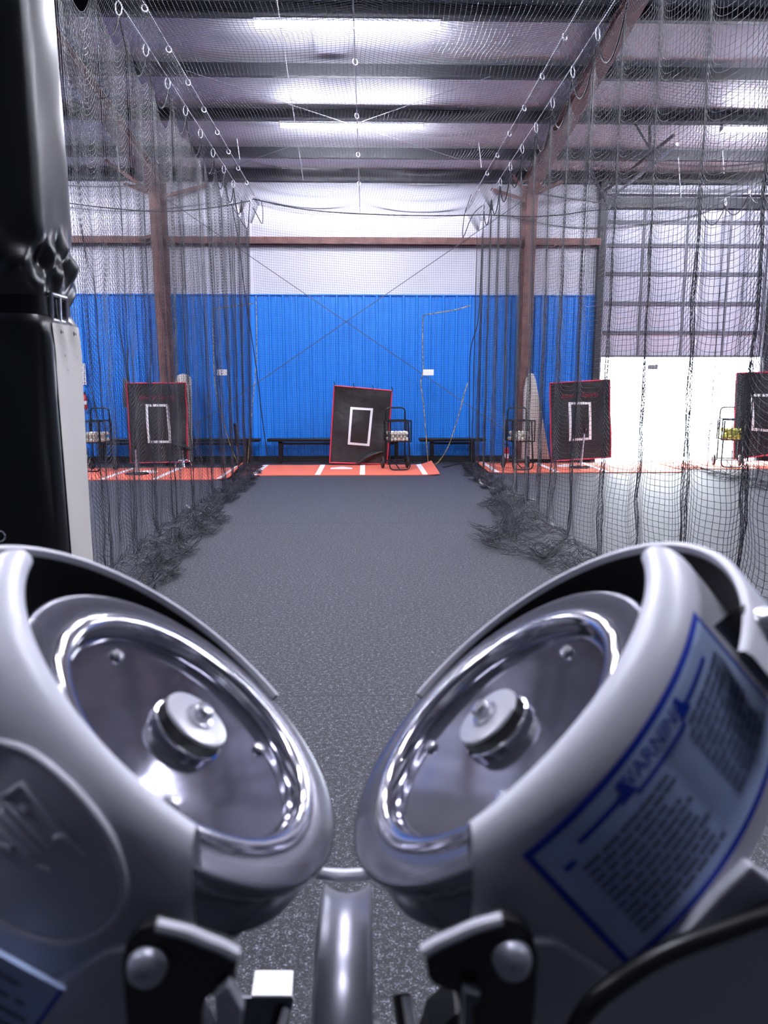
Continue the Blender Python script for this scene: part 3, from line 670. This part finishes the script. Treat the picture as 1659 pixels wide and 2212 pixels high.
# ------------------------------------------------------------------ tees, pads, signs, extinguishers
def tee(p, h, label, lean=0, base='black'):
    t = thing('batting_tee', (p[0], p[1], .026), label, 'batting tee', 'batting tees')
    b = MB(); b.lathe([(.001, .03), (.05, .03), (.06, .02), (.2, .014), (.215, 0), (.001, 0)], A(0, 0, 0), A(0, 0, 1), A(1, 0, 0), A(0, .9, 0), 28); part('base', b, base, t)
    s = MB().tube([(0, 0, .02), (lean*.5, 0, h*.5)], .02, 10); part('lower_post', s, 'galv', t)
    u_ = MB().tube([(lean*.5, 0, h*.5-.02), (lean, 0, h)], .014, 10); part('upper_post', u_, 'galv', t)
    c = MB().lathe([(.015, -.05), (.016, 0), (.03, .03), (.036, .06), (.026, .05), (.001, .035)], A(lean, 0, h), A(0, 0, 1), A(1, 0, 0), A(0, 1, 0), 16); part('ball_cup', c, 'black', t)
tee(atz(296, 1026), .5, 'short silver batting tee on the home plate of the left cage')
tee(atz(1254, 1012), .72, 'silver batting tee standing on the plate of the right cage', lean=.05)
p = atz(397, 1014); t = thing('tee_stand', (p[0], p[1], .02), 'chrome claw footed stand beside the left cage backdrop', 'stand')
part('post', MB().tube([(0, 0, .1), (0, 0, .36)], .012, 8), 'chrome', t)
for k in range(4):
    a = R(20+90*k); d_ = A(math.cos(a), math.sin(a), 0)
    part('curved_leg', MB().tube([A(0, 0, .14), d_*.06+A(0, 0, .17), d_*.13+A(0, 0, .13), d_*.17+A(0, 0, .05), d_*.13+A(0, 0, .012)], [.018, .018, .017, .016, .013], 8), 'chrome', t)
p = at(513, 1006, 15.4)
t = thing('rod_stand', (p[0], 15.4, .02), 'slim dark rod standing by the bench end behind the left net', 'rod')
part('lower_tube', MB().tube([(.02, 0, 0), (.005, 0, .42)], .016, 8), 'greysteel', t); part('dark_tube', MB().tube([(.005, 0, .4), (-.03, 0, .86)], .03, 10), 'black', t)
# pads at the feet of the columns
def pad(poly, Y, th, label, m='pad'):
    P = [at(px, py, Y) for px, py in poly]; mb = MB().prism(P, (0, th, 0)); tag(mb.build('column_pad', m, smooth=40, bevel=.012), label, 'pad', 'column foot pads')
pad([(378, 998), (378, 820), (383, 811), (392, 807), (402, 808), (410, 815), (412, 824), (414, 998)], 15.74, .12, 'cream round topped pad standing behind the left cage backdrop')
pad([(1128, 992), (1133, 840), (1138, 816), (1146, 806), (1153, 808), (1157, 818), (1188, 992)], 15.74, .12, 'pale tapered pad leaning on the right column behind the ball cart')
pad([(266, 880), (264, 819), (275, 817), (279, 880)], 15.68, .06, 'dark grey strip showing behind the top left corner of the left backdrop', 'greysteel')
def sign(c, Y, lines, label, m='white', tm='redprint'):
    x0, y0, x1, y1 = c; a, b = at(x0, y0, Y), at(x1, y1, Y); cen = (a+b)/2; w = b[0]-a[0]; h = a[2]-b[2]
    t = thing('sign', cen, label, 'sign', 'white signs'); mb = MB(); mb.box((0, 0, 0), (w, .012, h)); part('sign_board', mb, m, t, smooth=0, bevel=.003)
    for fx, cl_ in lines:                             # small arrow shaped marks near the lower edge
        mb = MB(); q = w*.17; mb.add([A(fx*w-q, -.0075, -h*.44), A(fx*w+q, -.0075, -h*.44), A(fx*w-q*.4, -.0075, -h*.36)], [(0, 1, 2)]); part('printed_mark', mb, cl_, t, smooth=0)
sign((175, 785, 187, 831), 16.2, [(-.22, 'redprint'), (.24, 'redprint')], 'tall narrow white sign on the blue wall above the fire extinguisher')
sign((468, 798, 491, 811), 15.5, [], 'small white sign on the net doorway left of the middle cage')
sign((914, 798, 937, 811), 15.38, [], 'small white sign on the net doorway right of the middle cage')
sign((1400, 788, 1421, 798), 15.5, [], 'small grey sign against the bright doorway', m='galv')
def ext(p, h, r, label):
    t = thing('fire_extinguisher', p, label, 'fire extinguisher', 'fire extinguishers')
    part('cylinder', MB().lathe([(.001, 0), (r*.9, 0), (r, .02), (r, h*.72), (r*.8, h*.8), (r*.35, h*.85), (r*.35, h*.9), (.001, h*.9)], A(0, 0, 0), A(0, 0, 1), A(1, 0, 0), A(0, 1, 0), 20), 'extred', t)
    part('label_band', MB().lathe([(r+.001, h*.28), (r+.001, h*.5)], A(0, 0, 0), A(0, 0, 1), A(1, 0, 0), A(0, 1, 0), 20), 'white', t)
    v_ = MB(); v_.box((0, 0, h*.93), (.04, .04, .05)); v_.box((-.03, 0, h*.98), (.12, .02, .02)); part('valve', v_, 'black', t, smooth=0)
    part('hose', MB().tube([(.02, -.02, h*.92), (r+.03, -.02, h*.85), (r+.03, -.02, h*.5), (r+.01, -.02, h*.3)], .008, 6), 'black', t)
p = at(183, 884, 16.15); ext((p[0], 16.17, p[2]), .36, .06, 'red fire extinguisher hung on the blue wall at far left')
mb = MB().box((p[0], 16.26, p[2]+.15), (.06, .06, .1)); tag(mb.build('wall_bracket', 'black', smooth=0), 'small black bracket holding the hung fire extinguisher', 'bracket')
p = at(184, 992, 16.0); ext((p[0], 15.95, .0), .4, .075, 'red fire extinguisher standing on the floor behind the left ball cart')
p = at(1096, 990, 15.7); ext((p[0], 15.8, .0), .42, .05, 'slim red canister standing behind the right ball cart')

# ------------------------------------------------------------------ padded post at left
def padded_post():
    Y = 2.25; W = .52; D = .30; xr = at(150, 500, Y+D-.05)[0]
    cx = xr-W/2+.004; cy = Y+D/2; ZS = at(90, 655, Y)[2]
    t = thing('padded_post', (cx, cy, 0), 'thick post wrapped in glossy black vinyl padding, strapped, filling the left edge', 'padded post')
    def section(z):
        # rounded square with cinched waist at the strap
        k = math.exp(-((z-ZS)/.035)**2); k2 = math.exp(-((z-ZS-.13)/.07)**2); k3 = math.exp(-((z-ZS-.0+.10)/.05)**2)
        return k, k2, k3
    Z = list(np.linspace(0, 1.75, 12)) + list(np.linspace(1.78, 2.7, 62)) + list(np.linspace(2.75, 5.0, 10))
    N = 144; rows = []
    def wrap(a, z):                                   # rounded square with folds gathered above the strap
        k, k2, k3 = section(z); c, q = math.cos(a), math.sin(a); rad = (abs(c)**6.5+abs(q)**6.5)**(-1/6.5)
        wr = .016*math.sin(a*9+z*21)*k2 + .010*math.sin(a*15-z*40)*k2 + .006*math.sin(a*11+z*30)*k3
        return c, q, rad, (.005 if z < ZS-.03 else 0) - .022*k + wr + .012*k2*math.sin(a*5+1) + .005*math.sin(z*3.1+a*2)
    for z in Z:
        row = []
        for i in range(N):
            c, q, rad, dr = wrap(2*math.pi*i/N, z); row.append(A(cx+(rad*W/2+dr)*c, cy+(rad*D/2+dr)*q, z))
        rows.append(row+[row[0]])
    mb = MB().grid(rows)
    o = wpart('vinyl_wrap', mb, 'padvinyl', t, smooth=80)
    sp = []  # cream strip added for the bright reflection down the wrap's right side
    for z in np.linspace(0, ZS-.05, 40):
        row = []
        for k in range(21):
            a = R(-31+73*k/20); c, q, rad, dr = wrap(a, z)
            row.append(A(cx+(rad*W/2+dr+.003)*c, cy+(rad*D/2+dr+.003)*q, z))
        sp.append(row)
    wpart('side_reflection', MB().grid(sp), 'pad', t, label='cream painted reflection on the right side of the padding below the strap', smooth=80)
    st = MB(); pts = []
    for i in range(N):
        a = 2*math.pi*i/N; c, s = math.cos(a), math.sin(a); rad = (abs(c)**6.5+abs(s)**6.5)**(-1/6.5)
        pts.append((cx+(rad*W/2-.015)*c, cy+(rad*D/2-.015)*s))
    st.grid([[A(x, y, ZS-.028) for x, y in pts+pts[:1]], [A(x, y, ZS+.028) for x, y in pts+pts[:1]]])
    wpart('strap', st, 'black', t, smooth=60)
    bk = MB(); xb = cx+W/2-.012
    bk.tube([A(xb, cy-.07, ZS-.04), A(xb+.004, cy-.07, ZS+.035), A(xb+.004, cy+.04, ZS+.035), A(xb, cy+.04, ZS-.04)], .008, 6, closed=True); bk.tube([A(xb+.004, cy-.015, ZS-.04), A(xb+.006, cy-.015, ZS+.035)], .006, 6); wpart('buckle', bk, 'steel', t)
    p = at(3, 1157, Y); rg_ = MB().tube(arc((p[0], cy-D/2-.008, p[2]), .016, 0, 2*math.pi, 16, (1, 0, 0), (0, 0, 1))[:-1], .0035, 6, closed=True); wpart('grommet_ring', rg_, 'steel', t)
padded_post()

# ------------------------------------------------------------------ pitching machine
XM = -.026
C0 = A(-.1844, .7463, 1.2769); n0 = A(.661, 0, .750); n0 /= np.linalg.norm(n0); u0 = A(n0[2], 0, -n0[0]); v0 = A(0, 1, 0)
PMB = A(XM, .75, 0)
pm = thing('pitching_machine', PMB, 'grey three wheel pitching machine filling the foreground, seen from behind', 'pitching machine')
def mirr(mb): mb.v = [(2*XM-p[0], p[1], p[2]) for p in mb.v]; return mb
RL, RW, HL = .2385, .272, -.024                       # lip inner radius, wall radius, wall top
C3 = C0 + n0*.046 + u0*.005 + v0*.025
def cyl(a, r, h, off=0): return C3 + n0*h + (r+off)*(u0*math.cos(a) + v0*math.sin(a))
XEND = cyl(R(-84), RL, 0)[0]
def a_end(r, h):                                      # angle where the housing is cut off beside the chute
    q = (XEND - C3[0] - n0[0]*h)/(r*u0[0]); q = max(-1, min(1, q)); return -math.acos(q)
A_FAR = R(-166)
def hit(px, py, side, r):                             # measured point on the curved housing wall
    rr_ = ray(px, py); o = CAM.copy()
    if side > 0: rr_ = rr_*A(-1, 1, 1); o = A(2*XM-o[0], o[1], o[2])
    d_ = rr_ - n0*(rr_@n0); e_ = (o-C3) - n0*((o-C3)@n0)
    a_, b_, c_ = d_@d_, 2*d_@e_, e_@e_-r*r; D = b_*b_-4*a_*c_
    s_ = (-b_-math.sqrt(max(D, 0)))/(2*a_); p_ = o+rr_*s_; q_ = p_-C3
    return math.atan2(q_@v0, q_@u0), q_@n0, p_
def housing(side):
    mb = MB(); prof = [(RL+.004, -.03), (RL, -.008)]
    for k in range(7):
        a = math.pi - (math.pi/2)*k/6*1.0
        prof.append((RL+.012+.012*math.cos(a), -.006+.010*math.sin(a)))
    for k in range(1, 8):
        a = math.pi/2 - (math.pi/2)*k/7; prof.append((RL+.012+(RW-RL-.012)*math.cos(a), .004 + (HL-.010-.004)*(1-math.sin(a))))
    for h in np.linspace(HL-.016, -.172, 10): prof.append((RW, h))
    prof += [(RW-.006, -.174), (RW-.006, -.13)]
    rows = []; N = 48
    for i in range(N+1):
        rows.append([cyl(a_end(r, h) + (A_FAR-a_end(r, h))*i/N, r, h) for r, h in prof])
    mb.grid(rows)
    return mirr(mb) if side > 0 else mb
def guard(side):                                      # strip curling round the far side of the wheel
    C2 = C0 + n0*.003 - u0*.034 - v0*.034
    prof = [(.243, -.10), (.243, -.003), (.246, .003), (.251, .003), (.254, -.003), (.254, -.10)]
    mb = MB().lathe(prof, C2, n0, u0, v0, 64, R(62), R(222)); tip = C2 + .2485*(u0*math.cos(R(62))+v0*math.sin(R(62)))
    return mirr(mb) if side > 0 else mb
def guard_lining(side):
    C2 = C0 + n0*.003 - u0*.034 - v0*.034
    mb = MB().lathe([(.2425, -.10), (.2425, -.004)], C2, n0, u0, v0, 64, R(62), R(222))
    return mirr(mb) if side > 0 else mb
for side in (-1, 1):
    mk = (lambda mb: mirr(mb)) if side > 0 else (lambda mb: mb)
    sd = 'left' if side < 0 else 'right'
    hs = wpart('motor_housing', housing(side), 'grey', pm, PMB, smooth=50)
    gd = wpart('wheel_guard', guard(side), 'grey', pm, PMB, smooth=50)
    wpart('guard_lining', guard_lining(side), 'innerblack', gd, PMB, label='black inner face of the guard', smooth=50)
    Rw = .2
    wl = MB().lathe([(.160, -.004), (.1655, -.001), (.167, -.0005), (.1935, -.0005), (.1955, -.0006), (.198, -.0012), (.1993, -.0025), (.2, -.0045), (.2, -.014), (.190, -.032), (.2, -.052), (.2, -.06), (.15, -.062)], C0, n0, u0, v0, 96)
    w_ = wpart('throwing_wheel', mk(wl), 'rim', pm, PMB, smooth=40)
    wpart('wheel_disc', mk(MB().lathe([(.001, -.016), (.05, -.016), (.1, -.016), (.137, -.016), (.140, -.0158), (.143, -.0145), (.1455, -.012)], C0, n0, u0, v0, 96)), 'disc', w_, PMB, smooth=60)
    wpart('rim_ring', mk(MB().lathe([(.1445, -.0145), (.146, -.004), (.1475, .001), (.151, .0035), (.157, .0045), (.163, .003), (.166, 0), (.167, -.004)], C0, n0, u0, v0, 96)), 'chrome', w_, PMB, label='polished metal ring', smooth=60)
    wpart('hub', mk(MB().lathe([(.040, -.018), (.040, -.010), (.0385, -.008), (.0385, .002), (.037, .004)], C0, n0, u0, v0, 48)), 'chrome' if False else 'black', w_, PMB, smooth=40)
    wpart('hub_collar', mk(MB().lathe([(.0425, -.017), (.0430, -.013), (.0425, -.010), (.040, -.009)], C0, n0, u0, v0, 48)), 'chrome', w_, PMB, smooth=40)
    wpart('hub_cap', mk(MB().lathe([(.001, .007), (.033, .007), (.0375, .006), (.0385, .003), (.036, .001)], C0, n0, u0, v0, 48)), 'hubcap', w_, PMB, smooth=40)
    bt = MB().lathe([(.016, .007), (.016, .010), (.011, .011), (.0105, .019), (.008, .022), (.001, .023)], C0, n0, u0, v0, 24); wpart('axle_nut', mk(bt), 'steel', w_, PMB, smooth=40)
    for a in (40, 160, 280):
        c_ = C0 + .115*(u0*math.cos(R(a))+v0*math.sin(R(a))); wpart('screw', mk(MB().lathe([(.001, -.010), (.006, -.0105), (.008, -.013), (.008, -.0155)], c_, n0, u0, v0, 16)), 'steel', w_, PMB)
    # black drum of the motor under the wheel
    wpart('motor_drum', mk(MB().lathe([(.001, -.064), (.17, -.064), (.186, -.07), (.19, -.08), (.186, -.105), (.17, -.12), (.001, -.125)], C0, n0, u0, v0, 72)), 'innerblack', pm, PMB, label='black drum under the wheel', smooth=40)
    wpart('motor_body', mk(MB().lathe([(.11, -.12), (.11, -.26), (.09, -.28), (.001, -.28)], C0, n0, u0, v0, 40)), 'innerblack', pm, PMB, smooth=40)

# warning label on the right housing and what is printed on it
def wallpatch(a0, a1, h0, h1, off, th=.0006, na=24):
    return mirr(MB().slab([[cyl(a0+(a1-a0)*i/na, RW, h0+(h1-h0)*j/2, off) for i in range(na+1)] for j in range(3)], lambda i, j: (0, 0, 0)))
hr = [o for o in bpy.data.objects if o.name.startswith('motor_housing')][1]
aL0, hL0, _ = hit(1126, 1849, 1, RW); aL1, _, _ = hit(1337, 2066, 1, RW); _, hL1, _ = hit(1337, 2066, 1, RW); aR, _, _ = hit(1501, 1326, 1, RW)
hT, hB = HL-.004, HL-.004-.128
aS = (aL0+aL1)/2; aE = aR
def flatpatch(a0, a1, h0, h1, off, na=20):
    mb = MB(); mb.grid([[cyl(a0+(a1-a0)*i/na, RW, h, off) for i in range(na+1)] for h in (h0, h1)]); return mirr(mb)
lb = wpart('warning_label', flatpatch(aS, aE, hT, hB, .0008, 30), 'labelblue', hr, PMB, label='pale blue warning label with a blue border', smooth=60)

da = .010/RW*1.0
wpart('label_field', flatpatch(aS-da*.6, aE+da*.6, hT-.006, hB+.006, .0014, 30), 'label', lb, PMB, smooth=60)
def lab_strip(s0, s1, q0, q1, m, name, off=.002):      # s along the label 0..1 from the chute end, q down 0..1
    wpart(name, flatpatch(aS+(aE-aS)*s0, aS+(aE-aS)*s1, hT+(hB-hT)*q0, hT+(hB-hT)*q1, off, 6), m, lb, PMB, smooth=60)
V, Fs = text_mesh('WARNING', .019)
mb = MB(); mb.add([cyl(aS+(aE-aS)*.49 - v[0]/RW, RW, hT+(hB-hT)*.135 + v[1], .002) for v in V], Fs); wpart('heading', mirr(mb), 'labelblue', lb, PMB, smooth=0)
for s in (.335, .645):
    mb = MB(); c = aS+(aE-aS)*s; h = hT+(hB-hT)*.14
    mb.add([cyl(c-.009/RW, RW, h-.009, .002), cyl(c+.009/RW, RW, h-.009, .002), cyl(c, RW, h+.009, .002)], [(0, 1, 2)]); wpart('warning_triangle', mirr(mb), 'labelblue', lb, PMB, smooth=0)
lab_strip(.14, .34, .15, .185, 'labelblue', 'subheading'); lab_strip(.36, .62, .215, .245, 'labelblue', 'subheading'); lab_strip(.65, .86, .15, .18, 'labelblue', 'subheading')
lab_strip(.06, .10, .22, .26, 'labelblue', 'subheading')
rg = random.Random(5)
bars_a = MB(); bars_b = MB()
def bar(mb, s0, s1, q):
    mb2 = MB(); mb2.grid([[cyl(aS+(aE-aS)*(s0+(s1-s0)*i/6), RW, hT+(hB-hT)*qq, .002) for i in range(7)] for qq in (q, q+.03)]); o = len(mb.v); mb.v += mb2.v; mb.f += [tuple(i+o for i in f) for f in mb2.f]
for k in range(11):
    q = .30+.055*k; s = .10; e = .5-(.05 if k % 3 == 2 else 0)-rg.uniform(0, .06)
    while s < e:
        w = rg.uniform(.03, .075); bar(bars_a, s, min(e, s+w), q); s += w+.009
    q = .24+.055*k; s = .60+(.0 if k else .03); e = .93-(.08 if k % 4 == 3 else 0)-rg.uniform(0, .05)
    while s < e:
        w = rg.uniform(.03, .075); bar(bars_b, s, min(e, s+w), q); s += w+.009
wpart('paragraph', mirr(bars_a), 'labelgrey', lb, PMB, smooth=0); wpart('paragraph', mirr(bars_b), 'labelgrey', lb, PMB, smooth=0)

# raised round emblem on the left housing
hl = [o for o in bpy.data.objects if o.name.startswith('motor_housing')][0]
def on_wall(pts, off): 
    out = []
    for px, py in pts:
        a, h, p = hit(px, py, -1, RW); out.append(cyl(a, RW, h, off))
    return out
ring = [(10, 1605), (60, 1622), (120, 1665), (180, 1725), (232, 1795), (262, 1860), (272, 1915), (262, 1965), (230, 2003), (180, 2028), (130, 2036), (70, 2025), (10, 2000), (-50, 1960), (-110, 1900), (-150, 1830), (-160, 1760), (-140, 1690), (-95, 1635), (-40, 1608)]
rp = on_wall([ (p[0], p[1]) for p in bez([(x, y, 0) for x, y in ring+ring[:1]], 4)[:-1]], .0006)
em = wpart('emblem', MB().tube(rp, .0035, 8, closed=True), 'emboss', hl, PMB, label='raised round emblem', smooth=60)
for st in ([(10, 1722), (50, 1692), (128, 1782)], [(14, 1728), (110, 1832)], [(0, 1745), (92, 1842)], [(-12, 1768), (66, 1848)], [(60, 1752), (44, 1738)], [(118, 1812), (142, 1804), (186, 1848)], [(76, 1866), (110, 1882)], [(-20, 1820), (26, 1832)]):
    dense = []
    for p, q in zip(st[:-1], st[1:]): dense += [(p[0]+(q[0]-p[0])*k/5, p[1]+(q[1]-p[1])*k/5) for k in range(5)]
    wpart('emblem_stroke', MB().tube(on_wall(dense+[st[-1]], .0004), .0028, 6), 'emboss', em, PMB, smooth=60)

# lower grey body behind the brackets, brackets, bolts, cable
for side in (-1, 1):
    mk = (lambda mb: mirr(mb)) if side > 0 else (lambda mb: mb)
    Yb = .47
    P = lambda px, py, Y=Yb: at(px, py, Y)            # measured on the left half; the right half is its mirror image
    BP = [at(x, y, .492) for x, y in ((1010, 2036), (1200, 2036), (1330, 2118), (1470, 2030), (1560, 1930), (1622, 1868), (1665, 1900), (1800, 2000), (1800, 2350), (1010, 2350))]
    body = MB().prism([(2*XM-q[0], q[1], q[2]) for q in BP], (0, .012, 0))
    wpart('lower_body', mk(body), 'grey', pm, PMB, smooth=0, bevel=.003)
    lip = MB().tube(bez([P(338, 1998, .458), P(400, 2013, .458), P(442, 2030, .458), P(480, 2045, .458), P(512, 2062, .458)], 5), .0045, 8)
    br = MB().prism([P(x, y, .463) for x, y in ((262, 2085), (272, 2035), (300, 2006), (338, 1998), (442, 2032), (504, 2054), (512, 2072), (507, 2118), (494, 2138), (446, 2156), (436, 2190), (440, 2330), (284, 2330), (270, 2180))], (0, .012, 0))
    b_ = wpart('mounting_bracket', mk(br), 'black', pm, PMB, smooth=0, bevel=.0015)
    wpart('bracket_lip', mk(lip), 'grey', b_, PMB, label='grey upper edge of the bracket')
    c = P(320, 2084, .461); nb_ = A(.1, -1, .15); nb_ /= np.linalg.norm(nb_); ub = np.cross(nb_, A(0, 0, 1)); ub /= np.linalg.norm(ub); vb = np.cross(nb_, ub)
    wpart('bolt_head', mk(MB().lathe([(.0138, -.006), (.0141, .002), (.013, .007), (.0098, .010), (.0055, .0118), (.001, .0122)], c, nb_, ub, vb, 32)), 'galv', b_, PMB, label='dull silver domed bolt head', smooth=60)
    # front leg rods below
    k = [P(610, 2180, .62), P(596, 2225, .60), P(586, 2300, .57)] if side < 0 else [(2*XM-q[0], q[1], q[2]) for q in (at(866, 2150, .62), at(876, 2215, .60), at(890, 2300, .57))]
    lr = wpart('release_rod', mk(MB().tube(k, .0085, 10)), 'black', pm, PMB)
    wpart('pin_highlight', mk(MB().tube([A(*q)+A(.004 if side < 0 else -.004, -.006, .004) for q in k], .0045, 8)), 'white', lr, PMB, label='polished rod with its highlight painted white')  # plain white stands in for the glint along the polished rod
# pale label on the left
c = [at(x, y, .475) for x, y in ((-40, 2042), (138, 2140), (52, 2260), (-130, 2160))]
ll = wpart('side_label', MB().prism(c, (0, .004, 0)), 'label', pm, PMB, label='pale blue label at the lower left', smooth=0)
dd = lambda s, q: c[0]*(1-s)*(1-q)+c[1]*s*(1-q)+c[2]*s*q+c[3]*(1-s)*q + A(0, -.0008, 0)
wpart('label_border', MB().add([dd(.955, 0), dd(1, 0), dd(1, 1), dd(.955, 1)], [(0, 1, 2, 3)]), 'labelblue', ll, PMB, smooth=0)
for q, s0, s1 in ((.20, .22, .58), (.42, .24, .56), (.42, .63, .74), (.62, .3, .86), (.8, .3, .8)):
    wpart('label_line', MB().add([dd(s0, q), dd(s1, q), dd(s1, q+.06), dd(s0, q+.06)], [(0, 1, 2, 3)]), 'labelgrey', ll, PMB, smooth=0)
# switch box with its white top, between left bracket and the bottom wheel
zc = at(588, 2157, .98)[2]
bx = MB().prism([at(x, y, .98) for x, y in ((500, 2157), (634, 2156), (600, 2330), (480, 2330))], (0, .006, 0))
sb = wpart('switch_box', bx, 'greysteel', pm, PMB, smooth=0)
wpart('white_cover', MB().prism([atz(543, 2158, zc), atz(631, 2158, zc), atz(634, 2102, zc), atz(551, 2102, zc)], (0, 0, .006)), 'white', sb, PMB, label='white cover plate', smooth=0, bevel=.002)
wpart('hinge_tab', MB().prism([at(x, y, .452) for x, y in ((462, 2152), (492, 2130), (524, 2185), (510, 2300), (468, 2300))], (0, .01, 0)), 'galv', sb, PMB, label='light metal tab', smooth=0, bevel=.001)
wpart('hinge_tab', MB().prism([at(x, y, .452) for x, y in ((1002, 2140), (1040, 2150), (1022, 2180), (1020, 2300), (1000, 2300))], (0, .01, 0)), 'greysteel', sb, PMB, label='grey metal tab at the right', smooth=0, bevel=.001)
wpart('foot_plate', MB().prism([at(x, y, .7) for x, y in ((930, 2240), (985, 2190), (1010, 2190), (1010, 2330), (900, 2330))], (0, .05, 0)), 'innerblack', pm, PMB, smooth=0)
# power cable at right
wpart('power_cable', MB().tube(bez([at(1720, 1945, .50), at(1660, 1975, .485), at(1560, 2012, .475), at(1440, 2058, .465), at(1340, 2118, .46), at(1270, 2180, .46), at(1225, 2260, .47)], 8), .0075, 12), 'black', pm, PMB)
kb = wpart('adjusting_knob', MB().tube([at(1575, 1330, .60), at(1625, 1385, .585), at(1690, 1455, .57)], .016, 20), 'innerblack', pm, PMB)
kc = at(1648, 1352, .585)
wpart('knob_tip', MB().lathe([(.001, .016), (.008, .014), (.013, .008), (.0145, 0), (.012, -.008), (.001, -.012)], kc, A(0, -.5, .866), A(1, 0, 0), A(0, .866, .5), 24), 'steel', kb, PMB, label='bright metal tip', smooth=60)

# bottom wheel with its concave tread
CB = A(XM, .746, .834); hw = .031
prof = [(.06, -hw), (.17, -hw), (.196, -hw), (.2, -hw+.003)] + [(.2-.010*(1-(x/.028)**2), x) for x in np.linspace(-.028, .028, 13)] + [(.2, hw-.003), (.196, hw), (.17, hw), (.06, hw)]
bw = wpart('throwing_wheel', MB().lathe(prof, CB, A(1, 0, 0), A(0, 1, 0), A(0, 0, 1), 128), 'brushed', pm, PMB, label='bottom wheel with grooved metallic tread', smooth=40)
wpart('hub', MB().lathe([(.001, -.045), (.05, -.045), (.06, -.03), (.06, .03), (.05, .045), (.001, .045)], CB, A(1, 0, 0), A(0, 1, 0), A(0, 0, 1), 32), 'black', bw, PMB)
gb = at(690, 1887, .94); ge = at(802, 1887, .94)
wpart('ball_guide', MB().tube([gb+A(-.006, .03, -.002), gb, gb+(ge-gb)*.25+A(0, 0, -.002), (gb+ge)/2+A(0, 0, -.003), gb+(ge-gb)*.75+A(0, 0, -.002), ge, ge+A(.006, .03, -.002)], .0085, 10), 'grey', pm, PMB, label='light rounded edge of the front guide')
# post and tripod legs carrying it all (below the frame)
wpart('center_post', MB().tube([A(XM, .80, .05), A(XM, .80, .66)], .03, 16), 'black', pm, PMB)
wpart('yoke', MB().prism([A(-.22, .77, .62), A(.168, .77, .62), A(.168, .77, .67), A(-.22, .77, .67)], (0, .06, 0)), 'black', pm, PMB, smooth=0)
for a in (90, 215, 325):
    wpart('tripod_leg', MB().tube([A(XM, .80, .5), A(XM+.5*math.cos(R(a)), .80+.4*math.sin(R(a)), .02)], .018, 10), 'black', pm, PMB)

# ------------------------------------------------------------------ light and view
w = bpy.data.worlds.new('world'); SC.world = w; w.use_nodes = True
bg = w.node_tree.nodes['Background']; bg.inputs['Color'].default_value = (.86, .92, 1, 1); bg.inputs['Strength'].default_value = 20
sun = bpy.data.lights.new('sun', 'SUN'); sun.energy = 14; sun.angle = R(.6); sun.color = (1, .96, .9)
so = bpy.data.objects.new('sun', sun); COL.objects.link(so); so.rotation_euler = (R(-42), 0, R(14)); so.location = (7, 22, 12)
SC.view_settings.view_transform = 'Standard'; SC.view_settings.look = 'None'; SC.view_settings.gamma = 1; SC.view_settings.use_curve_mapping = False
SC.view_settings.exposure = 0.4
cy = SC.cycles; cy.max_bounces = 6; cy.diffuse_bounces = 3; cy.glossy_bounces = 3; cy.transmission_bounces = 2
cy.sample_clamp_indirect = 6; cy.use_denoising = True; cy.caustics_reflective = False; cy.caustics_refractive = False
